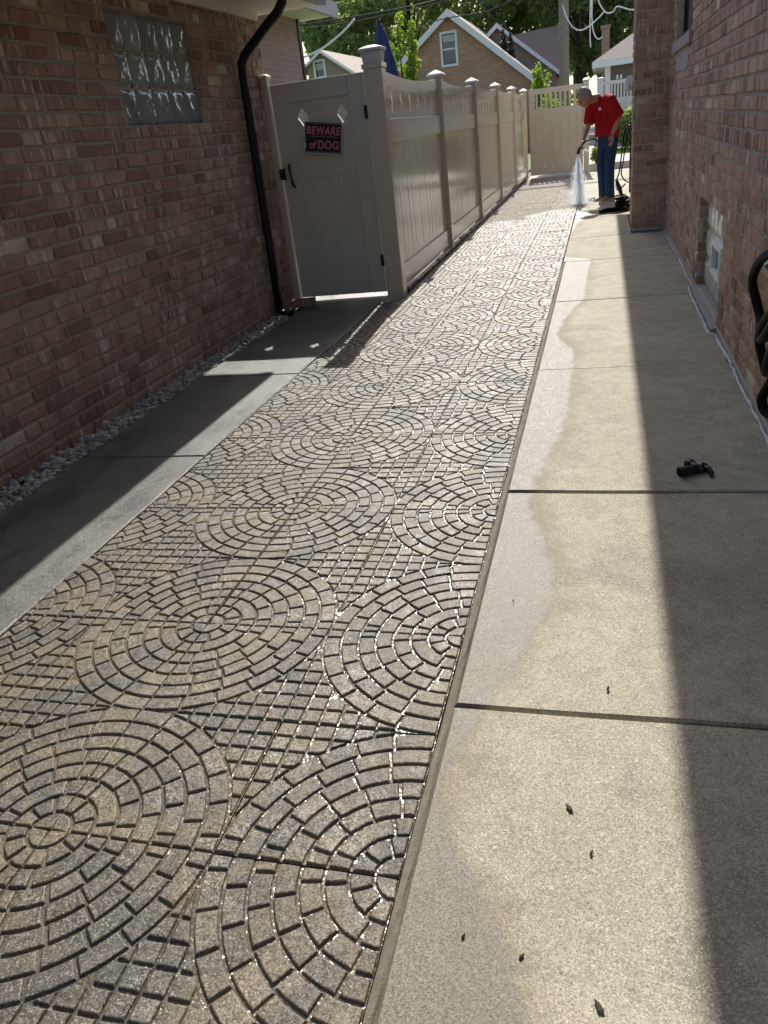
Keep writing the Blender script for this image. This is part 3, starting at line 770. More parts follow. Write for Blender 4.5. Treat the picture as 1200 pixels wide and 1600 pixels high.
for k in range(NP-1):
    a = py[k]+(HP if k == 0 else PW); b = py[k+1]-PW; L = b-a; n = 14
    # curved top rail
    def tz(y): return 1.795 - 0.05*(1-((2*(y-a)/L-1)**2))
    ysr = np.linspace(a+.001, b-.001, n)
    rings = [[(FX-.03, y, tz(y)-.10), (FX+.03, y, tz(y)-.10), (FX+.03, y, tz(y)), (FX-.03, y, tz(y))] for y in ysr]
    build('top_rail', MB().loft(rings), M['vinyl'], fence)
    build('middle_rail', MB().box(FX-.032, FX+.032, a+.001, b-.001, 1.255, 1.435), M['vinyl'], fence, bevel=.004)
    build('bottom_rail', MB().box(FX-.032, FX+.032, a+.001, b-.001, .06, .235), M['vinyl'], fence, bevel=.004)
    nb_ = 15; yb = np.linspace(a, b, nb_+1)
    for i in range(nb_):
        build('board', MB().box(FX-.012, FX+.012+random.uniform(-.0012, .0012), yb[i]+.0002, yb[i+1]-.0002, .235, 1.255), M['vinyl'], fence, bevel=.004)
    nt = 7; yt = np.linspace(a, b, nt+1); hw, hh, zc = .05, .10, 1.56
    for i in range(nt):
        y0, y1 = yt[i]+.001, yt[i+1]-.001
        poly = [(y0, 1.435), (y1, 1.435)]
        if i < nt-1: poly += [(y1, zc-hh), (y1-hw, zc), (y1, zc+hh)]
        poly += [(y1, tz(y1)-.08), (y0, tz(y0)-.08)]
        if i > 0: poly += [(y0, zc+hh), (y0+hw, zc), (y0, zc-hh)]
        build('accent_board', MB().prism(poly, 'x', FX-.004, FX+.010), M['vinyl'], fence)
# solid black pieces standing in for the shadow gap under the fence
ed = thing('shadow_strip', 'low black strip standing in for the shadow gap under the long fence', 'shadow_strip', (FX+.05, 6.1, 0))
yv = 6.08
while yv < 18.6:
    L = random.uniform(.32, .5); build('shadow_strip_piece', MB().box(FX+.035, FX+.078, yv, yv+L-.03, -.04, .045+random.uniform(-.01, .01)), M['black'], ed, bevel=.008); yv += L

# far gate with picket top
FY = 18.95
fg = thing('picket_gate', 'far beige gate with a picket top across the end of the driveway', 'gate', (-.6, FY, 0))
A, B = -1.24, -.07
for x0, x1 in ((A, A+.12), (B-.12, B)): build('stile', MB().box(x0, x1, FY-.025, FY+.025, .06, 1.82), M['vinyl'], fg)
for z0, z1 in ((1.72, 1.83), (1.27, 1.42), (.06, .2)): build('rail', MB().box(A+.121, B-.121, FY-.024, FY+.024, z0, z1), M['vinyl'], fg)
for xs_ in np.linspace(A+.17, B-.17, 9): build('picket', MB().box(xs_-.022, xs_+.022, FY-.01, FY+.01, 1.42, 1.72), M['vinyl'], fg)
bxs = np.linspace(A+.121, B-.121, 6)
for k in range(5): build('board', MB().box(bxs[k]+.002, bxs[k+1]-.002, FY-.012, FY+.012, .2, 1.27), M['vinyl'], fg)
fp = thing('gate_post', 'beige post with lilac plaque at the far end of the picket gate', 'post', (0, FY, 0))
post('post', -.055, .065, FY-.06, FY+.06, 1.86, M['vinyl'], fp); cap(-.055, .065, FY-.06, FY+.06, 1.86, fp, M['vinylcap'], .022, .06)
pq = build('plaque', MB().box(-.045, .055, FY-.068, FY-.0605, 1.60, 1.78), simple('lilac_plaque', (.55, .52, .75), .4), fp)
build('emblem', MB().tube([(.005, FY-.071, 1.725), (.005, FY-.068, 1.725)], .028, 14), simple('plaque_blue', (.08, .08, .45), .4), pq)
# second white picket fence behind
WY = 25.2
wf = thing('picket_fence', 'white vinyl fence with picket top behind the bending man', 'fence', (1, WY, .15))
for xp in (.28, 2.0, 3.7):
    p_ = build('post', MB().box(xp-.09, xp+.09, WY-.06, WY+.06, .1, 2.02), M['whitevinyl'], wf); cap(xp-.09, xp+.09, WY-.06, WY+.06, 2.02, p_, M['whitevinyl'], .02, .05)
for x0, x1 in ((.37, 1.91), (2.09, 3.61)):
    for z0, z1 in ((1.86, 1.95), (1.34, 1.50), (.2, .3)): build('rail', MB().box(x0, x1, WY-.03, WY+.03, z0, z1), M['whitevinyl'], wf)
    for xs_ in np.arange(x0+.05, x1-.02, .087): build('picket', MB().box(xs_-.022, xs_+.022, WY-.01, WY+.01, 1.50, 1.86), M['whitevinyl'], wf)
    for xs_ in np.arange(x0, x1-.14, .153): build('board', MB().box(xs_+.003, xs_+.150, WY-.012, WY+.012, .3, 1.34), M['whitevinyl'], wf)
# raised slab beyond
rs = struct('terrace', MB().box(.05, 12, 19.1, 22.2, -.058, .155), M['conc'])
struct('yard_paving', MB().box(-1.3, 12, 18.46, 19.1, -.058, .006), M['conc'])
struct('yard_paving', MB().box(-1.3, .05, 19.1, 40, -.058, .004), M['conc'])
struct('side_paving', MB().box(1.06, 12, 14.6, 18.46, -.058, .006), M['conc'])

# ------------------------------------------------------------------ warning sign
sg = thing('warning_sign', 'crooked black warning sign with pink lettering hanging on the gate', 'sign', (-1.90, GY-.045, 1.35))
SWD, SHT = .335, .243; tilt = math.radians(-9.0)
def sgn(name, mb, mat):
    o = build(name, mb, mat); o.parent = sg; o.rotation_euler = (0, -tilt, 0); return o
def bxl(x0, x1, y0, y1, z0, z1): return MB().box(x0, x1, y0, y1, z0, z1)
M['signblk'] = simple('sign_black', (.010, .010, .016), .35, .2); M['pink'] = simple('sign_pink', (.66, .17, .22), .45, .12); M['signw'] = simple('sign_white', (.62, .60, .58), .45, .1)
sgn('sign_board', bxl(-SWD/2, SWD/2, 0, .003, -SHT/2, SHT/2), M['signblk'])
def frame4(h, v, t, y0, y1):
    return MB().box(-h, h, y0, y1, v-t, v).box(-h, h, y0, y1, -v, -v+t).box(-h, -h+t, y0, y1, -v+t, v-t).box(h-t, h, y0, y1, -v+t, v-t)
sgn('edge', frame4(SWD/2+.0015, SHT/2+.0015, .006, -.002, .0045), M['signw'])
sgn('border_line', frame4(SWD/2-.012, SHT/2-.012, .0018, -.0012, -.0002), M['signw'])
def text(body, size, x, z, shear, off, sx=1.0, name='lettering', mat=None, y=-.0016, space=1.0):
    cu = bpy.data.curves.new('txt', 'FONT'); cu.body = body; cu.space_character = space; cu.size = size; cu.shear = shear; cu.offset = off; cu.extrude = .0006; cu.align_x = 'CENTER'
    to = bpy.data.objects.new('txt', cu); COL.objects.link(to)
    dg = bpy.context.evaluated_depsgraph_get(); me = bpy.data.meshes.new_from_object(to.evaluated_get(dg)); bpy.data.objects.remove(to)
    me.transform(Matrix.Translation((x, y, z)) @ Matrix.Rotation(PI/2, 4, 'X') @ Matrix.Diagonal((sx, 1, 1, 1)))
    me.materials.clear(); me.materials.append(mat or M['pink'])
    o = bpy.data.objects.new(name, me); COL.objects.link(o); o.parent = sg; o.rotation_euler = (0, -tilt, 0); return o
text('BEWARE', .086, -.002, .026, .16, .0016, .82, space=1.12)
sgn('rule', bxl(-.115, .125, -.0018, -.0002, .0075, .0115), M['pink'])
text('of', .078, -.098, -.082, .18, .0012, .92); text('DOG', .090, .045, -.084, 0, .0022, .86, space=1.12)
sgn('sticker', bxl(-.166, -.152, -.0024, -.0006, -.085, -.045), M['signw'])

# ------------------------------------------------------------------ building behind the left house
b2 = thing('brick_building', 'pinkish brick building wall standing behind the left gate post', 'building', (-4.05, 12, 0))
M['brickfar'] = None
def mat_far_brick(name, c0, c1, mort, sx=4.3, axis='x'):
    t = NT(name); sp_ = t.n('SeparateXYZ', {0: t.pos})
    v = t.n('CombineXYZ', {0: sp_.outputs[1 if axis == 'x' else 0], 1: sp_.outputs[2], 2: 0.0}).outputs[0]
    b = t.n('TexBrick', {'Vector': v, 'Color1': (*c0, 1), 'Color2': (*c1, 1), 'Mortar': (*mort, 1), 'Scale': 1.0, 'Mortar Size': .008, 'Brick Width': .225, 'Row Height': .075, 'Bias': 0.0})
    c = t.mix(t.math('MULTIPLY', t.noise(1.3, 4), .5), b.outputs[0], [c0[0]*.6, c0[1]*.6, c0[2]*.6])
    return t.bsdf(c, .9, t.bump(t.math('SUBTRACT', 1.0, b.outputs[1]), .6, .006), **{'Specular IOR Level': .2})
M['bf_pink'] = mat_far_brick('far_pink_brick', (.38, .27, .24), (.45, .33, .29), (.48, .42, .39))
M['bf_tan'] = mat_far_brick('far_tan_brick', (.52, .30, .17), (.36, .20, .115), (.58, .52, .44), axis='y')
M['bf_dull'] = mat_far_brick('far_dull_brick', (.42, .31, .24), (.33, .24, .18), (.46, .41, .37), axis='y')
build('wall', MB().box(-12, -4.05, 7.6, 12, -.05, 3.0), M['bf_pink'], b2)
build('corner_trim', MB().box(-4.06, -4.03, 11.93, 12.03, -.05, 3.0), M['dspout'], b2)
build('soffit', MB().box(-12, -3.55, 7.4, 12.3, 3.0, 3.05), M['soffit'], b2)
build('fascia', MB().box(-3.55, -3.50, 7.4, 12.34, 2.97, 3.17), M['gutter'], b2)
build('roof', MB().prism([(-3.5, 3.17), (-7.5, 5.0), (-12, 3.17)], 'y', 7.4, 12.34), M['shingle'], b2)

# ------------------------------------------------------------------ far houses
def gable_house(nm, label, apexpx, Y, halfw_l, halfw_r, zl, zr, depth, bmat, rmat, win, rake_w=.28):
    ap = ony(apexpx[0], apexpx[1], Y); zw = min(zl, zr)
    h = thing(nm, label, 'house', (ap.x, Y, 0)); x0, x1 = ap.x-halfw_l, ap.x+halfw_r
    ov = .30; sl_ = (ap.z-zl)/halfw_l; sr = (ap.z-zr)/halfw_r
    poly = [(x0+ov, -.05), (x1-ov, -.05), (x1-ov, zr+sr*ov-.12), (ap.x, ap.z-.12), (x0+ov, zl+sl_*ov-.12)]
    mb = MB()
    if win:
        wx0, wx1, wz0, wz1 = win
        # split front face around the window: bottom, left, right, top pieces
        def zt(x): return (ap.z-.12 - (ap.x-x)*sl_) if x < ap.x else (ap.z-.12-(x-ap.x)*sr)
        for pl_ in ([(x0+ov, -.05), (x1-ov, -.05), (x1-ov, zt(x1-ov)), (wx1, zt(wx1)), (wx1, wz0), (wx0, wz0), (wx0, zt(wx0)), (x0+ov, zt(x0+ov))],
                    [(wx0, wz1), (wx1, wz1), (wx1, zt(wx1)), (ap.x, zt(ap.x)), (wx0, zt(wx0))] if wx0 < ap.x < wx1 else [(wx0, wz1), (wx1, wz1), (wx1, zt(wx1)), (wx0, zt(wx0))]):
            mb.prism(pl_, 'y', Y, Y+.3)
    else: mb.prism(poly, 'y', Y, Y+.3)
    build('wall', mb, bmat, h)
    build('side_wall', MB().box(x0+ov, x0+ov+.3, Y+.3, Y+depth, -.05, zl), bmat, h); build('side_wall', MB().box(x1-ov-.3, x1-ov, Y+.3, Y+depth, -.05, zr), bmat, h)
    th = .10
    for (xe, ze) in ((x0, zl), (x1, zr)):
        r = MB().prism([(ap.x, ap.z), (xe, ze), (xe, ze-th), (ap.x, ap.z-th)] if True else [], 'y', Y-.30, Y+depth)
        build('roof', r, rmat, h)
        build('rake_board', MB().prism([(ap.x, ap.z-.02), (xe, ze-.02), (xe, ze-rake_w), (ap.x, ap.z-rake_w)], 'y', Y-.36, Y-.305), M['white'], h)
    if win:
        wx0, wx1, wz0, wz1 = win; e = .09
        wnd = build('window', MB().box(wx0-e, wx0, Y-.03, Y+.05, wz0-e, wz1+e).box(wx1, wx1+e, Y-.03, Y+.05, wz0-e, wz1+e).box(wx0, wx1, Y-.03, Y+.05, wz1, wz1+e).box(wx0, wx1, Y-.05, Y+.05, wz0-e, wz0), M['white'], h)
        zm = (wz0+wz1)/2
        build('pane', MB().box(wx0, wx1, Y+.08, Y+.1, zm, wz1), M['pane'], wnd)
        build('pane', MB().box(wx0, wx1, Y+.06, Y+.079, wz0, zm), M['pane'], wnd)
        build('meeting_rail', MB().box(wx0, wx1, Y+.03, Y+.058, zm-.03, zm+.03), M['white'], wnd)
        build('curtain', MB().box(wx0+.02, wx1-.02, Y+.015, Y+.028, zm+.25, wz1-.05), simple('curtain_'+nm, (.45, .47, .47), .8), wnd)
    return h
YH = 36.0
a = ony(700, 14, YH); b = ony(852, 131, YH); c = ony(612, 113, YH)
w0 = ony(690, 54, YH); w1 = ony(712, 99, YH)
gable_house('gabled_house', 'tan brick gabled house with white rake boards and one attic window', (700, 14), YH, (a.x-c.x)*1.12, (b.x-a.x)*1.02, a.z-(a.z-c.z)*1.12, a.z-(a.z-b.z)*1.02, 9, M['bf_tan'], M['shinglep'], (w0.x, w1.x+.03, w1.z, w0.z))
Y2 = 41.0
a = ony(777, 36, Y2); b = ony(880, 113, Y2)
h2 = gable_house('gabled_house', 'dull brick house with white gable edge and brown roof behind the evergreens', (777, 36), Y2, (b.x-a.x)*1.0, (b.x-a.x), b.z, b.z, 3, M['bf_dull'], M['shingle'], None, .22)
# its long brown roof behind
p0, p1, p2, p3 = ony(800, 55, Y2+4), ony(884, 37, Y2+4), ony(884, 118, Y2+.2), ony(800, 125, Y2+.2)
build('rear_roof', MB().add([p0, p1, p2, p3, p0+Vector((0, .2, -.1)), p1+Vector((0, .2, -.1)), p2+Vector((0, .2, -.1)), p3+Vector((0, .2, -.1))], [(0, 1, 2, 3), (7, 6, 5, 4), (0, 4, 5, 1), (1, 5, 6, 2), (2, 6, 7, 3), (3, 7, 4, 0)]), M['shingle'], h2)
Y3 = 33.0
a = ony(503, 78, Y3); b = ony(572, 122, Y3); c = ony(474, 108, Y3); w0 = ony(492, 98, Y3); w1 = ony(508, 125, Y3)
gable_house('gabled_house', 'small pinkish gabled house seen low above the gate', (503, 78), Y3, (a.x-c.x)*1.15, (b.x-a.x), a.z-(a.z-c.z)*1.15, b.z, 6, M['bf_pink'] if False else M['bf_dull'], M['shinglep'], (w0.x, w1.x, w1.z-.4, w0.z), .12)
# garage
YG = 30.0
ga = ony(925, 106, YG); zE = ga.z
gh = thing('garage', 'brown garage with hipped shingle roof and white gutter behind the white fence', 'garage', (3.4, YG, 0))
gx0 = ga.x; gx1 = gx0+7
build('wall', MB().box(gx0+.45, gx1-.45, YG+.45, YG+6, -.05, zE), simple('brown_siding', (.13, .105, .09), .7, .12), gh)
build('corner_board', MB().box(gx0+.42, gx0+.60, YG+.40, YG+.449, 0, zE), M['white'], gh)
build('gutter', MB().box(gx0, gx1, YG, YG+.1, zE-.02, zE+.16).box(gx0, gx0+.1, YG+.1, YG+6.5, zE-.02, zE+.16), M['white'], gh)
build('soffit', MB().box(gx0+.1, gx1, YG+.1, YG+6.4, zE, zE+.04), M['soffit'], gh)
rz = zE+2.0
build('roof', MB().add([(gx0+.02, YG+.02, zE+.165), (gx1, YG+.02, zE+.165), (gx1, YG+6.5, zE+.165), (gx0+.02, YG+6.5, zE+.165), (gx0+3.2, YG+3.2, rz), (gx1-3.2, YG+3.2, rz)], [(0, 1, 5, 4), (1, 2, 5), (2, 3, 4, 5), (3, 0, 4), (0, 3, 2, 1)]), M['shinglep'], gh)
dg_ = build('house_number', MB().box(gx0+.8, gx0+.86, YG+.43, YG+.449, zE-.42, zE-.30).box(gx0+.92, gx0+.98, YG+.43, YG+.449, zE-.42, zE-.30), M['white'], gh)
c0 = ony(940, 40, 41); c1 = ony(953, 40, 41)
ch = thing('brick_chimney', 'tall narrow brick chimney rising behind the garage roof', 'chimney', (c0.x, 41, 0))
build('stack', MB().box(c0.x, c1.x, 41, 41.5, -.05, c0.z-.12), M['bf_tan'], ch); build('crown', MB().box(c0.x-.04, c1.x+.04, 40.96, 41.54, c0.z-.12, c0.z), M['bf_dull'], ch)

# utility pole and wires
pb_ = ony(882, 132, 26); 
up = thing('utility_pole', 'weathered grey wooden utility pole behind the far gate', 'pole', (pb_.x, 26, 0))
build('pole', MB().tube([(pb_.x, 26, -.05), (pb_.x, 26, 4), (pb_.x, 26, 9.5)], [.16, .14, .11], 12), M['wood'], up, smooth=True)
build('crossarm', MB().box(pb_.x-1.2, pb_.x+1.2, 25.80, 25.90, 8.6, 8.72), M['wood'], up)
build('bracket', MB().box(pb_.x-.05, pb_.x+.05, 25.72, 25.86, 5.2, 5.3), M['dspout'], up)
def wire(pxs, Y, r, mat, label, name='cable', n=26, sag=0.0, Y2=None):
    P = [ony(x, y, Y if Y2 is None else Y+(Y2-Y)*k/(len(pxs)-1)) for k, (x, y) in enumerate(pxs)]
    # Catmull-Rom
    out = []
    for i in range(len(P)-1):
        p0 = P[max(i-1, 0)]; p1 = P[i]; p2 = P[i+1]; p3 = P[min(i+2, len(P)-1)]
        for k in range(8):
            t_ = k/8; out.append(0.5*((2*p1)+(p2-p0)*t_+(2*p0-5*p1+4*p2-p3)*t_*t_+(3*p1-p0-3*p2+p3)*t_**3))
    out.append(P[-1])
    return tag(build(name, MB().tube(out, r, 6), mat, smooth=True), label, 'cable', None)
wire([(465, 40), (560, 25), (640, 10), (700, -5), (800, -40)], 24, .020, M['wire'], 'uppermost thin cable crossing the trees above the gate', Y2=27)
wire([(465, 46), (540, 36), (620, 20), (690, 3), (790, -30)], 24, .014, M['wire'], 'lower thin cable crossing the trees above the gate', Y2=27)
wire([(470, 92), (503, 76), (530, 55), (545, 40), (554, 29)], 22, .028, M['wirew'], 'thick pale cable rising in a curve from the small gabled house')
wire([(879, 8), (886, 28), (896, 43), (908, 47), (920, 41), (935, 28), (944, 18)], 25.6, .018, M['wirew'], 'white cable looping down from the utility pole to the right')
wire([(923, -10), (922, 30), (922, 60), (923, 74)], 25.4, .020, M['wirew'], 'straight white cable end hanging above the garage')
wire([(925, -10), (925, 30), (928, 52), (935, 61), (941, 57)], 25.5, .018, M['wirew'], 'hooked white cable end hanging above the garage')
wire([(932, -10), (938, 8), (948, 20), (958, 18), (965, 10), (985, 15), (1000, 14)], 25.5, .020, M['wirew'], 'white cable swag near the pier at the top')
wire([(640, 42), (700, 28), (760, 18), (800, 0)], 33, .02, M['wire'], 'faint cable passing above the gabled house', Y2=34)

# ------------------------------------------------------------------ vegetation
def leaf_cloud(blobs, n, size, rs, flat=0.35, lo=None):
    rr = np.random.default_rng(rs); C = np.array([b[0] for b in blobs]); Rr = np.array([b[1] for b in blobs])
    wgt = (Rr[:, 0]*Rr[:, 1]*Rr[:, 2])**(2/3); idx = rr.choice(len(blobs), n, p=wgt/wgt.sum())
    d = rr.normal(size=(n, 3)); d /= np.linalg.norm(d, axis=1, keepdims=True)
    rad = rr.uniform(.35, 1.0, (n, 1))**.5
    P = C[idx] + d*rad*Rr[idx]
    a = rr.normal(size=(n, 3)); a /= np.linalg.norm(a, axis=1, keepdims=True)
    b = np.cross(a, rr.normal(size=(n, 3))); b /= np.linalg.norm(b, axis=1, keepdims=True)
    s = (size*rr.uniform(.6, 1.3, (n, 1)))
    V = np.stack([P-a*s, P+b*s*.45, P+a*s, P-b*s*.45], 1).reshape(-1, 3)
    F = np.arange(4*n).reshape(n, 4)
    ti = np.repeat(np.clip(rr.beta(1.6, 2.2, n), 0, 1), 4)
    mb = MB(); mb.v = V.tolist(); mb.f = F.tolist(); mb.t = ti.tolist(); return mb
def tree(name, label, x, y, h, r, seed, mat, n=9000, size=.20, group=None, crown_lo=.28, trunk_r=.22, cat='tree'):
    rd = random.Random(seed); t_ = thing(name, label, cat, (x, y, 0), group)
    tm = MB(); lean = rd.uniform(-.3, .3)
    tm.tube([(x, y, -.06), (x+lean*.2, y, h*.25), (x+lean*.6, y, h*.5), (x+lean, y, h*.85)], [trunk_r*1.2, trunk_r, trunk_r*.7, trunk_r*.2], 9)
    blobs = []
    for k in range(22):
        g = rd.uniform(0, 2*PI); zz = rd.uniform(crown_lo, .95)*h; q = math.sin(PI*min(1, max(0.12, (zz/h-crown_lo*.6)/(1.08-crown_lo*.6))))
        rr_ = rd.uniform(.3, .8)*r*q
        p = (x+rr_*math.cos(g), y+rr_*math.sin(g), zz); s = r*rd.uniform(.24, .42)
        blobs.append((p, (s, s, s*rd.uniform(.6, .85))))
        z0 = max(.2*h, zz-rd.uniform(.15, .3)*h)
        tm.tube([(x+lean*z0/h, y, z0), ((x+p[0])/2, (y+p[1])/2, (z0+zz)/2+.1*r), p], [trunk_r*.35, trunk_r*.22, trunk_r*.08], 5)
    build('trunk', tm, M['bark'], t_, smooth=True)
    build('crown', leaf_cloud(blobs, n, size, seed), mat, t_, fix=False)
    return t_
G = 'tall trees behind the houses'
def treepx(px, Y, h, r, seed, mat, label, **k):
    p = ony(px, 100, Y); return tree('leafy_tree', label, p.x, Y, h, r, seed, mat, **k)
treepx(548, 46, 9.0, 3.2, 1, M['leafm'], 'pale leafy tree at the left above the small gabled house', group=G, n=9000)
treepx(640, 52, 13, 4.4, 2, M['leafd'], 'tall dark tree behind the closed umbrella', group=G, n=8500)
treepx(690, 55, 14, 4.6, 3, M['leafm'], 'tall tree directly behind the tan gable peak', group=G, n=8500)
treepx(770, 50, 13, 4.2, 4, M['leafd'], 'tall tree behind the brown roof left of the pole', group=G, n=8500)
treepx(850, 54, 14, 4.6, 5, M['leafm'], 'tall tree just left of the utility pole top', group=G, n=8500)
treepx(905, 47, 12, 3.8, 6, M['leafd'], 'dark tree just right of the utility pole', group=G, n=8500)
treepx(965, 49, 13, 4.3, 7, M['leafd'], 'dark tree behind the brick chimney beside the pier', group=G, n=8500)
treepx(1035, 50, 13, 4.3, 8, M['leafm'], 'tree mostly hidden by the brick pier', group=G, n=9000)
treepx(735, 72, 17, 5.5, 10, M['leafd'], 'farthest tall tree showing between the crowns above the gable', group=G, n=9000)
treepx(640, 74, 15, 5.5, 12, M['leafm'], 'farthest pale tree showing at the left between the crowns', group=G, n=9000)
treepx(900, 74, 17, 5.5, 13, M['leafd'], 'farthest dark tree showing behind the utility pole', group=G, n=9000)
# young bright tree
p = ony(626, 100, 22)
yt_ = thing('young_tree', 'slender bright green young tree beside the closed umbrella', 'tree', (p.x, 22, 0))
tm = MB(); bl_ = []
for k in range(9):
    dx_ = random.uniform(-.45, .45); tp = random.uniform(2.9, 4.1) - abs(dx_)*1.1
    tm.tube([(p.x+dx_*.2, 22, 0), (p.x+dx_*.6, 22, tp*.5), (p.x+dx_, 22+random.uniform(-.3, .3), tp)], [.04, .03, .008], 6)
    for q in np.linspace(.42, 1, 7): bl_.append(((p.x+dx_*q, 22+random.uniform(-.25, .25), tp*q), (.11, .11, .17)))
build('trunk', tm, M['bark'], yt_); build('crown', leaf_cloud(bl_, 2600, .075, 31), M['leafb'], yt_, fix=False)
# two conical evergreens
for i, (px, top, bot) in enumerate(((786, 39, 86), (797, 50, 92))):
    Y = 39.5; a = ony(px, top, Y); b = ony(px+3, bot, Y); rad = .36
    e_ = thing('conical_evergreen', 'taller of two narrow dark evergreens between the gabled houses' if i == 0 else 'shorter of two narrow dark evergreens between the gabled houses', 'evergreen', (b.x, Y, 0), 'two narrow evergreens between the gables')
    build('trunk', MB().tube([(b.x, Y, -.05), (b.x, Y, a.z-.3)], [.09, .02], 6), M['bark'], e_)
    blb = [((a.x+(b.x-a.x)*q, Y, a.z-.1-(a.z-.5)*q), (rad*(.15+.85*min(1, q*2.2)), rad*(.15+.85*min(1, q*2.2)), .3)) for q in np.linspace(0, 1, 16)]
    build('crown', leaf_cloud(blb, 5000, .07, 41+i), M['ever'], e_, fix=False)
def bush(label, x, y, z, rx, ry, rz_, n, size, mat, seed, name='leafy_bush', group=None):
    b_ = thing(name, label, 'bush', (x, y, z), group); rd = random.Random(seed); bl_ = []; tm = MB()
    for k in range(12):
        c = (x+rd.uniform(-.7, .7)*rx, y+rd.uniform(-.6, .6)*ry, z+rd.uniform(.35, .85)*rz_); bl_.append((c, (rx*.4, ry*.4, rz_*.3)))
        tm.tube([(x, y, z-.02), ((x+c[0])/2, (y+c[1])/2, z+rz_*.3), c], [.02, .014, .006], 5)
    build('stems', tm, M['bark'], b_); build('foliage', leaf_cloud(bl_, n, size, seed), mat, b_, fix=False)
bush('dark green bush growing on the lawn behind the man', 1.15, 23.9, .15, .75, .5, 1.05, 3500, .06, M['leafm'], 61)
bush('bright yellow-green plants showing through the far gate pickets', -.62, 20.2, 0, .62, .4, 1.62, 3500, .055, M['leafb'], 62)
p = ony(845, 120, 24); bush('small yellow-green shrub tip above the fence corner', p.x, 24, 0, .28, .3, p.z+.1, 1800, .06, M['leafb'], 63)
bush('low weed in the gap beside the far gate', .22, 19.4, .155, .12, .12, .35, 260, .045, M['leafb'], 64)
# grass blades on the lawn strip
gmb = MB()
for k in range(5000):
    x = random.uniform(.2, 3); y = random.uniform(22.25, 25); h_ = random.uniform(.03, .07); a = random.uniform(0, PI)
    gmb.add([(x-.008*math.cos(a), y-.008*math.sin(a), .149), (x+.008*math.cos(a), y+.008*math.sin(a), .149), (x+random.uniform(-.02, .02), y+random.uniform(-.02, .02), .149+h_)], [(0, 1, 2)])
tag(build('grass', gmb, M['grass'], fix=False, kind='stuff'), 'short sunlit grass behind the man', 'grass')

# closed umbrella
pt = ony(592, 35, 13.5); pbm = ony(602, 108, 13.5)
um = thing('closed_umbrella', 'closed navy patio umbrella standing behind the fence', 'umbrella', (pt.x, 13.5, 0))
M['navy'] = simple('navy_fabric', (.03, .045, .15), .8, .25, 14)
build('pole', MB().tube([(pt.x, 13.5, 0), (pt.x, 13.5, pt.z-.02)], .022, 8), M['dspout'], um)
rings = []
for q, r_ in ((0, .03), (.06, .055), (.14, .05), (.2, .075), (.5, .115), (.8, .155), (1.0, .175), (1.25, .19), (1.5, .17)):
    z = pt.z-.02-q*(pt.z-pbm.z); rings.append([(pt.x+.03*q+r_*(1+.22*math.cos(7*a+q))*math.cos(a), 13.5+r_*(1+.22*math.cos(7*a+q))*math.sin(a), z) for a in np.linspace(0, 2*PI, 42, endpoint=False)])
build('canopy', MB().loft(rings), M['navy'], um, smooth=True)
build('finial', MB().tube([(pt.x, 13.5, pt.z-.03), (pt.x, 13.5, pt.z+.03), (pt.x, 13.5, pt.z+.06)], [.03, .035, .01], 8), M['dspout'], um)
build('base', MB().tube([(pt.x, 13.5, 0), (pt.x, 13.5, .07)], .24, 20), M['dspout'], um)

# ------------------------------------------------------------------ person
def ellipsoid(mb, c, ax, nu=16, nv=10, keep=None, noise=0.0):
    c = Vector(c); A = [Vector(a) for a in ax]; vs = []; fs = []
    for j in range(nv+1):
        th = PI*j/nv
        for i in range(nu):
            ph = 2*PI*i/nu; k = 1+(random.uniform(-noise, noise) if noise else 0)
            vs.append(c + (A[0]*math.sin(th)*math.cos(ph) + A[1]*math.sin(th)*math.sin(ph) + A[2]*math.cos(th))*k)
    for j in range(nv):
        for i in range(nu):
            q = (j*nu+i, j*nu+(i+1) % nu, (j+1)*nu+(i+1) % nu, (j+1)*nu+i)
            if keep is None or keep((vs[q[0]]+vs[q[2]])/2-c): fs.append(q)
    mb.add(vs, fs, .5)
def oval_ring(c, a, b, n=20): return [Vector(c)+Vector(a)*math.cos(2*PI*k/n)+Vector(b)*math.sin(2*PI*k/n) for k in range(n)]
def remesh(o, vox, smooth=4):
    m = o.modifiers.new('remesh', 'REMESH'); m.mode = 'VOXEL'; m.voxel_size = vox; m.use_smooth_shade = True
    if smooth: s = o.modifiers.new('smooth', 'SMOOTH'); s.iterations = smooth; s.factor = .5
    return o
pf = Vector((-.72, -.69, 0)).normalized(); pl_ = Vector((-pf.y, pf.x, 0)); ZU = Vector((0, 0, 1))
man = thing('person', 'man in red polo shirt and blue jeans bending over to spray water on the pavers', 'person', (.43, 12.44, 0))
t = NT('skin'); M['skin'] = t.bsdf(t.mix(t.noise(20, 3), [.40, .22, .15], [.48, .28, .20]), .5, None, **{'Specular IOR Level': .4})
M['red'] = simple('red_cotton', (.42, .012, .018), .85, .2, 18, .3, 60, spec=.2); M['jean'] = simple('blue_denim', (.030, .055, .115), .9, .35, 16, .4, 140, spec=.2)
M['shoe'] = simple('tan_shoe', (.30, .21, .13), .7, .25, 30); M['hair'] = simple('grey_hair', (.30, .285, .27), .6, .35, 90, .6, 160)
pel = Vector((.45, 12.48, .93)); shc = Vector((.335, 12.33, 1.395)); head = Vector((.105, 12.135, 1.462))
lsh = shc + pl_*.185 + Vector((0, 0, -.015)); rsh = shc - pl_*.185
lel = Vector((.60, 12.17, 1.135)); lwr = Vector((.50, 12.07, .94)); rel = Vector((.165, 12.40, 1.12)); rwr = Vector((.085, 12.23, .895))
neck = shc + pf*.07 + Vector((0, 0, .045))
body = MB()
fh = (pf*.72 + Vector((-.18, 0, -.58))).normalized(); uh = (ZU - fh*fh.z).normalized(); sh = fh.cross(uh).normalized()
ellipsoid(body, head+uh*.015-fh*.01, (sh*.074, fh*.093, uh*.105))
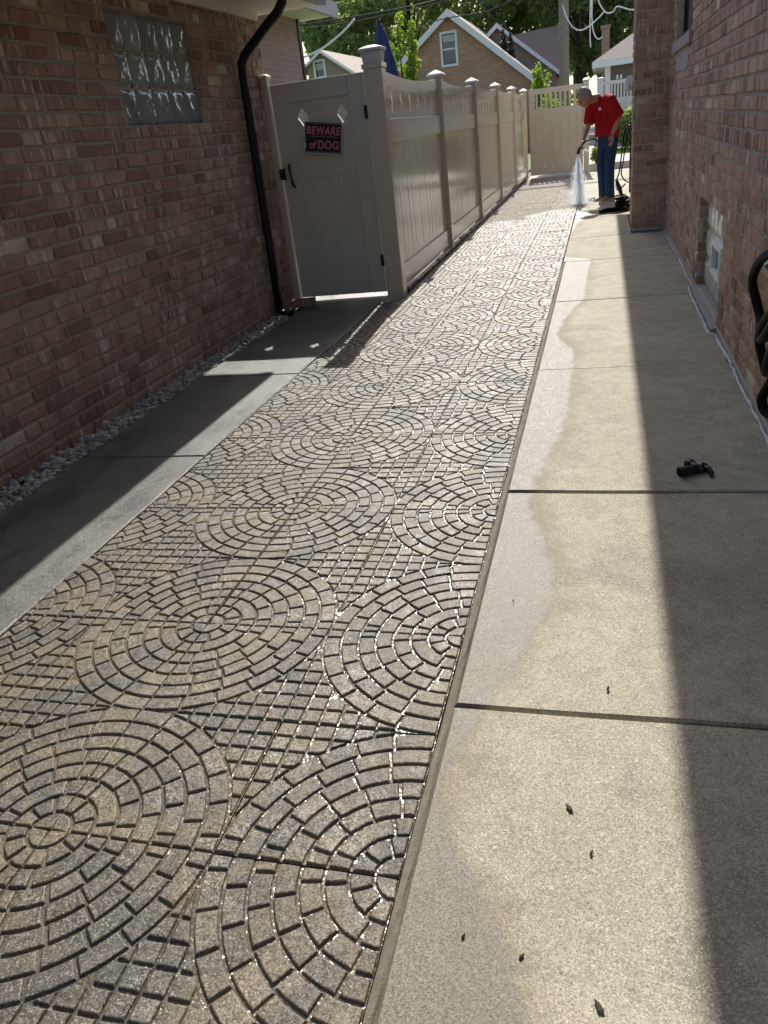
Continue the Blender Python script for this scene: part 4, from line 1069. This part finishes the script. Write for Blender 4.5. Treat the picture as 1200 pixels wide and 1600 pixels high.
ellipsoid(body, head-uh*.055+fh*.022, (sh*.056, fh*.064, uh*.062))           # jaw
ellipsoid(body, head-uh*.012+fh*.094, (sh*.013, fh*.022, uh*.024))           # nose
ellipsoid(body, head+uh*.022+fh*.076, (sh*.046, fh*.018, uh*.014))           # brow
ellipsoid(body, head-uh*.060+fh*.080, (sh*.024, fh*.012, uh*.010))           # mouth
for s_ in (-1, 1):
    ellipsoid(body, head+sh*.078*s_-fh*.008-uh*.005, (sh*.010, fh*.020, uh*.032))   # ears
    ellipsoid(body, head+sh*.032*s_+fh*.078+uh*.002, (sh*.014, fh*.012, uh*.009))   # eyelids
body.tube([shc+ZU*-.02, neck, head-uh*.05-fh*.02], [.075, .060, .056], 14)
body.loft([oval_ring(pel, pl_*.15, pf*.10), oval_ring(pel.lerp(shc, .45), pl_*.15, pf*.10), oval_ring(pel.lerp(shc, .85), pl_*.16, pf*.10), oval_ring(shc, pl_*.10, pf*.07)])
body.tube([lsh, lsh.lerp(lel, .5), lel, lel.lerp(lwr, .4), lwr], [.052, .047, .041, .040, .027], 14)
body.tube([rsh, rsh.lerp(rel, .5), rel, rel.lerp(rwr, .4), rwr], [.052, .047, .041, .040, .027], 14)
def hand(wr, d, side, palm, curl, mb):
    """d: pointing direction, side: towards the thumb, palm: palm normal"""
    d = d.normalized(); side = (side-d*side.dot(d)).normalized(); palm = d.cross(side)*(1 if d.cross(side).dot(palm) > 0 else -1)
    ellipsoid(mb, wr+d*.050, (side*.042, d*.056, palm*.017))
    for k, (o_, L) in enumerate(((.030, .070), (.010, .080), (-.011, .074), (-.031, .058))):
        p0 = wr+d*.088+side*o_; p1 = p0+(d*math.cos(curl*.6)+palm*math.sin(curl*.6))*L*.45; p2 = p1+(d*math.cos(curl*1.5)+palm*math.sin(curl*1.5))*L*.32; p3 = p2+(d*math.cos(curl*2.2)+palm*math.sin(curl*2.2))*L*.25
        mb.tube([p0-d*.02, p0, p1, p2, p3], [.010, .0098, .0092, .0084, .0068], 8)
    p0 = wr+d*.03+side*.036; p1 = p0+(d*.7+side*.7).normalized()*.034; p2 = p1+(d*.95+side*.2+palm*curl*.4).normalized()*.034
    mb.tube([p0, p1, p2], [.013, .011, .0085], 8)
hand(lwr, Vector((-.06, -.04, -1)), pf, -pl_, .35, body)
hdir = Vector((-.05, -.10, -1))*.0 + Vector((-.35, -.45, -.75))
hand(rwr, hdir, Vector((.2, -.3, .4)), Vector((.8, -.4, -.3)), .95, body)
lhip = pel+pl_*.088; rhip = pel-pl_*.088
lan = Vector((.475, 12.375, .075)); ran = Vector((.385, 12.515, .075))
lkn = lhip.lerp(lan, .5)+pf*.035; rkn = rhip.lerp(ran, .5)+pf*.045
for hp_, kn, an in ((lhip, lkn, lan), (rhip, rkn, ran)): body.tube([hp_, hp_.lerp(kn, .5), kn, kn.lerp(an, .4), an], [.075, .066, .050, .048, .036], 12)
HS = 1.12
for i_, v_ in enumerate(body.v):
    d_ = Vector(v_)-head
    if d_.length < .16: body.v[i_] = tuple(head+d_*HS)
remesh(build('body', body, M['skin'], man, fix=False), .0055, 3)
# hair
hm = MB()
ellipsoid(hm, head+uh*.022-fh*.014, (sh*.092, fh*.112, uh*.124), 28, 18, keep=lambda v: v.normalized().dot(uh)*.85-v.normalized().dot(fh)*.85 > -.02, noise=.06)
ho = build('hair', hm, M['hair'], man, smooth=True); sm = ho.modifiers.new('solid', 'SOLIDIFY'); sm.thickness = .012; sm.offset = -1
for s_ in (-1, 1):
    em = MB(); ellipsoid(em, head+(sh*.032*s_+fh*.0875+uh*.002)*HS, (sh*.009, fh*.004, uh*.004)); build('eye', em, M['black'], man, smooth=True)
# shirt
shirt = MB()
m1 = pel.lerp(shc, .35)-pf*.025; m2 = pel.lerp(shc, .7)-pf*.035
hem = pel+Vector((-.015, -.01, .0))
shirt.loft([oval_ring(hem+pf*.02-ZU*.015, pl_*.205, pf*.145), oval_ring(pel.lerp(m1, .4)+pf*.015, pl_*.212, pf*.150), oval_ring(m1, pl_*.210, pf*.145), oval_ring(m2, pl_*.215, pf*.145), oval_ring(pel.lerp(shc, .9)-pf*.02, pl_*.200, pf*.122), oval_ring(shc+ZU*.025, pl_*.135, pf*.085), oval_ring(shc+pf*.04+ZU*.055, pl_*.075, pf*.070)])
shirt.tube([shc+pl_*.10, lsh+ZU*.005, lsh.lerp(lel, .55), lsh.lerp(lel, .92)+Vector((.012, 0, 0))], [.09, .094, .092, .088], 16)
shirt.tube([shc-pl_*.10, rsh, rsh.lerp(rel, .5), rsh.lerp(rel, .98)+Vector((-.005, 0, -.02))], [.09, .092, .088, .080], 16)
for k in range(26):  # cloth folds
    a = random.uniform(0, 2*PI); q = random.uniform(.05, .85); c = pel.lerp(shc, q)+pl_*math.cos(a)*.195+pf*math.sin(a)*.13
    shirt.tube([c, c+Vector((random.uniform(-.05, .05), random.uniform(-.05, .05), random.uniform(-.12, .02)))], [.022, .012], 8)
so = remesh(build('shirt', shirt, M['red'], man, fix=False), .010, 3)
col_ = MB(); col_.loft([oval_ring(neck-ZU*.035-pf*.015, pl_*.085, pf*.080), oval_ring(neck+ZU*.012-pf*.012, pl_*.076, pf*.072), oval_ring(neck+ZU*.012-pf*.012, pl_*.070, pf*.066), oval_ring(neck-ZU*.035-pf*.015, pl_*.075, pf*.070)])
build('collar', col_, M['red'], man, smooth=True)
lg = MB(); lc = m2.lerp(shc, .25)+pf*.137+pl_*.06; ellipsoid(lg, lc, (pl_*.032, pf*.018, ZU*.026)); build('chest_logo', lg, M['white'], man, smooth=True)
# jeans
jn = MB()
jn.loft([oval_ring(pel+ZU*.05, pl_*.165, pf*.118), oval_ring(pel-ZU*.03, pl_*.178, pf*.128), oval_ring(pel-ZU*.12, pl_*.172, pf*.120), oval_ring(pel-ZU*.17, pl_*.12, pf*.08)])
for hp_, kn, an in ((lhip, lkn, lan), (rhip, rkn, ran)):
    jn.tube([hp_, hp_.lerp(kn, .35), kn, kn.lerp(an, .5), an+ZU*.03, an-ZU*.025], [.094, .089, .076, .072, .074, .078], 16)
    for k in range(7):
        c = hp_.lerp(an, random.uniform(.15, 1)); a = random.uniform(0, 2*PI); c = c+Vector((math.cos(a), math.sin(a), 0))*.066
        jn.tube([c, c+Vector((random.uniform(-.02, .02), random.uniform(-.02, .02), random.uniform(-.07, .07)))], [.014, .008], 7)
remesh(build('jeans', jn, M['jean'], man, fix=False), .010, 2)
for an in (lan, ran):
    sm_ = MB(); c = Vector((an.x, an.y, 0)); rings = []
    for q, w_, h_, z0 in ((-.085, .030, .050, .020), (-.06, .040, .085, TOP), (0, .044, .095, TOP), (.06, .046, .075, TOP), (.12, .050, .055, TOP), (.17, .044, .042, TOP), (.20, .022, .022, .018)):
        p = c+pf*q; rings.append([p+pl_*w_*math.cos(a)+ZU*(z0+(h_)*(.5+.5*math.sin(a))) for a in np.linspace(0, 2*PI, 14, endpoint=False)])
    shoe = build('shoe', sm_.loft(rings), M['shoe'], man, smooth=True)
    so_ = MB().loft([[c+pf*q+pl_*w_*s_+ZU*z for q, w_, s_ in ((-.09, .03, -1), (0, .046, -1), (.12, .053, -1), (.20, .025, -1), (.20, .025, 1), (.12, .053, 1), (0, .046, 1), (-.09, .03, 1))] for z in (TOP, TOP+.022)])
    build('sole', so_, M['signw'], shoe)

# nozzle, spray and hoses
hc = rwr + hdir.normalized()*.085
nz = thing('spray_nozzle', 'black pistol hose nozzle held in the hand of the man', 'nozzle', tuple(hc))
tip = hc+Vector((-.045, -.03, -.105))
build('grip', MB().tube([hc+Vector((.05, .03, .045)), hc+Vector((.01, .0, .005)), hc+Vector((-.02, -.015, -.03))], [.015, .017, .018], 10), M['black'], nz, smooth=True)
build('barrel', MB().tube([hc+Vector((-.02, -.015, -.02)), hc+Vector((-.03, -.02, -.06)), tip], [.017, .019, .027], 12), M['black'], nz, smooth=True)
build('trigger', MB().tube([hc+Vector((-.015, -.03, -.01)), hc+Vector((.02, -.03, .015))], .006, 6), M['signw'], nz)
t = NT('water_drops'); ps = t.n('BsdfPrincipled', {'Base Color': (.92, .95, 1, 1), 'Roughness': .12, 'Specular IOR Level': .8}); tr = t.n('BsdfTranslucent', {'Color': (.95, .97, 1, 1)})
mx = t.n('MixShader', {0: .8, 1: ps.outputs[0], 2: tr.outputs[0]}); t.t.links.new(mx.outputs[0], t.out.inputs[0]); M['drops'] = t.m
sp_m = MB(); gnd = Vector((tip.x+.03, tip.y+.12, 0))
oc_f = [(0, 2, 4), (2, 1, 4), (1, 3, 4), (3, 0, 4), (2, 0, 5), (1, 2, 5), (3, 1, 5), (0, 3, 5)]
def drop(p, d, r, L):
    d = d.normalized(); a = d.cross(Vector((.3, .9, .1))).normalized(); b = d.cross(a)
    sp_m.add([p+a*r, p-a*r, p+b*r, p-b*r, p+d*L, p-d*L], oc_f, .5)
for k in range(9000):
    q = random.random()**.75; a = random.uniform(0, 2*PI); rr_ = abs(random.gauss(0, .55))
    tgt = gnd+Vector((math.cos(a)*rr_*.19, math.sin(a)*rr_*.2, 0)); p = tip.lerp(tgt, q)
    drop(p, tgt-tip, random.uniform(.0006, .0015), random.uniform(.008, .03))
for k in range(900):
    q = random.random()**.6; a = random.uniform(0, 2*PI); tgt = gnd+Vector((-.12+random.gauss(0, .16), random.gauss(0, .2), 0)); p = tip.lerp(tgt, q)
    p.z = max(.02, p.z - .05*math.sin(q*PI)); drop(p, Vector((random.gauss(0, .3), 0, -1)), random.uniform(.0015, .0035), random.uniform(.003, .008))
for k in range(700):
    a = random.uniform(0, 2*PI); r_ = abs(random.gauss(0, .22)); p = gnd+Vector((math.cos(a)*r_, math.sin(a)*r_*1.3, random.expovariate(14)+.012)); drop(p, Vector((random.gauss(0, 1), random.gauss(0, 1), 1)), random.uniform(.001, .0028), random.uniform(.003, .009))
for k in range(160):
    q = random.random(); p = tip+Vector((.05, .03, .06))+Vector((q*.16, random.gauss(0, .02)*q, -q*.05+random.gauss(0, .02)*q)); drop(p, Vector((1, 0, -.4)), .0012, .01)
tag(build('water_spray', sp_m, M['drops'], fix=False, kind='stuff'), 'white fan of water droplets spraying down from the nozzle', 'water spray')

def smooth_path(P, n=8):
    P = [Vector(p) for p in P]; out = []
    for i in range(len(P)-1):
        p0 = P[max(i-1, 0)]; p1 = P[i]; p2 = P[i+1]; p3 = P[min(i+2, len(P)-1)]
        for k in range(n):
            t_ = k/n; out.append(0.5*((2*p1)+(p2-p0)*t_+(2*p0-5*p1+4*p2-p3)*t_*t_+(3*p1-p0-3*p2+p3)*t_**3))
    out.append(P[-1]); return out
e0 = hc+Vector((.05, .03, .045)); gz = TOP+.012
path = [e0, e0+Vector((.06, .06, .02)), (.25, 12.42, .885), (.31, 12.62, .80), (.34, 12.75, .5), (.40, 12.8, .15), (.36, 12.9, gz), (.20, 12.8, gz), (.16, 12.6, gz), (.26, 12.45, gz), (.36, 12.62, gz+.02), (.55, 12.85, gz), (.70, 12.7, gz+.02), (.72, 12.3, gz), (.66, 11.8, gz), (.62, 11.4, gz+.04)]
tag(build('garden_hose', MB().tube(smooth_path(path), .0105, 8), M['rubber'], smooth=True), 'black hose running from the nozzle in the hand past the legs of the man', 'hose')
coil = []
for k in range(150):
    a = k*2*PI/17; turn = k/17; rx, ry = .085-.008*(turn % 4)+.012*math.sin(turn*3), .15-.012*(turn % 3)
    coil.append((.635+.015*math.sin(turn*2)+rx*math.cos(a), 10.98+ry*math.sin(a)*1.2, .024+.016*turn*.9+.02*abs(math.sin(a*.5+turn))))
coil += [(.60, 11.2, .22), (.56, 11.35, .33), (.56, 11.5, .36), (.62, 11.6, .24), (.66, 11.7, .05)]
tag(build('hose_coil', MB().tube(coil, .016, 7), M['rubber'], smooth=True), 'heap of coiled black hose on the walkway beside the brick pier', 'hose')
tag(build('hose_coil', MB().tube(smooth_path([(.33, 10.75, .03), (.40, 10.72, .034), (.52, 10.74, .03), (.64, 10.72, .036), (.68, 10.80, .03), (.60, 10.86, .05), (.45, 10.84, .03), (.36, 10.8, .03), (.42, 10.72, .055), (.60, 10.75, .06), (.67, 10.9, .08)]), .020, 8), M['rubber'], smooth=True), 'flat loop of thick black hose lying in front of the coiled heap', 'hose')
tag(build('hanging_hose', MB().tube(smooth_path([(.74, 13.4, .98), (.70, 13.35, .9), (.66, 13.3, .6), (.63, 13.2, .36), (.58, 13.1, .2), (.60, 12.9, .1), (.72, 12.9, .18)]), .011, 8), M['rubber'], smooth=True), 'thin dark hose hanging down behind the pier, left of its pair', 'hose')
tag(build('hanging_hose', MB().tube(smooth_path([(.77, 13.4, .96), (.73, 13.4, .8), (.69, 13.35, .5), (.66, 13.3, .32), (.70, 13.3, .22), (.78, 13.3, .16)]), .010, 8), M['rubber'], smooth=True), 'thin dark hose hanging down behind the pier, right of its pair', 'hose')
hk = thing('hose_hook', 'black post hook behind the pier that holds the hanging hoses', 'hook', (.80, 13.4, 0))
build('post', MB().tube([(.80, 13.42, -.05), (.80, 13.42, 1.05)], .014, 8), M['dspout'], hk); build('arm', MB().tube([(.80, 13.42, 1.0), (.75, 13.4, 1.0), (.73, 13.39, 1.03)], .012, 8), M['dspout'], hk)

# thick hose coiled on the right wall
hx = .985
loops = [(1.75, .70), (1.95, .77), (2.15, .785), (2.34, .725), (2.47, .63), (2.485, .55), (2.42, .48), (2.33, .44), (2.15, .47), (1.95, .60), (1.82, .75), (1.85, .80), (1.95, .66), (2.13, .54), (2.235, .44), (2.245, .36), (2.20, .325), (2.10, .37), (1.95, .48), (1.75, .62), (1.70, .70), (1.80, .60), (1.98, .36), (2.045, .27), (2.02, .225), (1.95, .25), (1.8, .4)]
pth = [(hx+.018*math.sin(i*1.3)-.01, y, z) for i, (y, z) in enumerate(loops)]
tag(build('garden_hose', MB().tube(smooth_path(pth), .0185, 12), M['rubber'], smooth=True), 'thick black hose looped on the right brick wall at the picture edge', 'hose')
hb = thing('hose_bracket', 'black wall bracket carrying the looped hose on the right wall', 'bracket', (XR, 2.05, .75))
build('plate', MB().box(XR-.03, XR-.012, 1.95, 2.15, .66, .84), M['black'], hb, bevel=.006); build('cradle', MB().tube([(XR-.03, 2.05, .74), (hx-.02, 2.05, .735), (hx-.05, 2.05, .77)], [.025, .03, .02], 10), M['black'], hb)

# black fitting on the walkway
P0 = onz(1084, 741, TOP); r_ = .0185
ft = thing('hose_fitting', 'black pistol shaped hose fitting lying on the shaded walkway', 'fitting', (P0.x, P0.y, TOP))
bd = Vector((-.88, -.47, 0)).normalized(); bs = Vector((-bd.y, bd.x, 0)); c0 = Vector((P0.x, P0.y, TOP+r_+.002))
def ringp(c, d, r, n=14): 
    a = d.cross(ZU).normalized(); b = a.cross(d); return [c+a*r*math.cos(2*PI*k/n)+b*r*math.sin(2*PI*k/n) for k in range(n)]
build('barrel', MB().loft([ringp(c0+bd*.005-bd*.03, bd, r_*.8), ringp(c0, bd, r_), ringp(c0+bd*.045, bd, r_*1.04), ringp(c0+bd*.047, bd, r_*1.2), ringp(c0+bd*.062, bd, r_*1.2), ringp(c0+bd*.062, bd, r_*.85), ringp(c0+bd*.03, bd, r_*.8)]), M['black'], ft, smooth=False)
d2 = Vector((-.55, .83, 0)).normalized(); c2 = c0-bd*.022
build('side_barrel', MB().loft([ringp(c2, d2, r_*.7), ringp(c2+d2*.045, d2, r_*.82), ringp(c2+d2*.046, d2, r_*1.05), ringp(c2+d2*.066, d2, r_*1.05), ringp(c2+d2*.066, d2, r_*.75), ringp(c2+d2*.05, d2, r_*.7)]), M['black'], ft)
build('valve_body', MB().loft([ringp(c2-bd*.035, bd, r_*.6), ringp(c2-bd*.02, bd, r_*1.1), ringp(c2+bd*.01, bd, r_*1.1)]), M['black'], ft, smooth=True)
build('lever', MB().tube([c2-bd*.01+ZU*.006, c2-bd*.02-d2*.03+ZU*.004, c2-bd*.012-d2*.055-ZU*.004, c2-bd*.004-d2*.066-ZU*.010], [.011, .010, .009, .006], 8), M['black'], ft, smooth=True)

# leaf scraps on the concrete
M['scrap'] = simple('dry_leaf', (.045, .035, .022), .9, .3)
for px, py_, sz, lb_ in ((890, 1265, .012, 'dark curled leaf scrap in the middle of the nearest sunlit slab'), (950, 1078, .010, 'dark leaf scrap just beyond the wide walkway joint'), (937, 1577, .014, 'dark twig scrap at the bottom of the sunlit slab'), (815, 1497, .007, 'tiny dark scrap at the edge of the damp patch'), (724, 1465, .006, 'tiny dark scrap on the damp near slab'), (924, 1335, .007, 'tiny dark scrap below the curled leaf on the near slab'), (802, 940, .006, 'tiny dark scrap on the wet glare of the second slab')):
    p = onz(px, py_, TOP+.002 if py_ < 1120 else TOP+.009); mb = MB(); z = p.z+.002; a = random.uniform(0, PI); d = Vector((math.cos(a), math.sin(a), 0)); e = Vector((-d.y, d.x, 0))
    P_ = [p-d*sz, p-d*sz*.3+e*sz*.4+ZU*.004, p+d*sz*.5+e*sz*.25+ZU*.001, p+d*sz*1.1+ZU*.005, p+d*sz*.4-e*sz*.35+ZU*.002, p-d*sz*.4-e*sz*.25+ZU*.004]
    mb.add([q+ZU*.002 for q in P_]+[q+ZU*.0005 for q in P_], [(0, 1, 2, 3, 4, 5), (11, 10, 9, 8, 7, 6)]+[(k, 6+k, 6+(k+1) % 6, (k+1) % 6) for k in range(6)])
    tag(build('leaf_scrap', mb, M['scrap']), lb_, 'leaf', 'leaf scraps on the walkway')
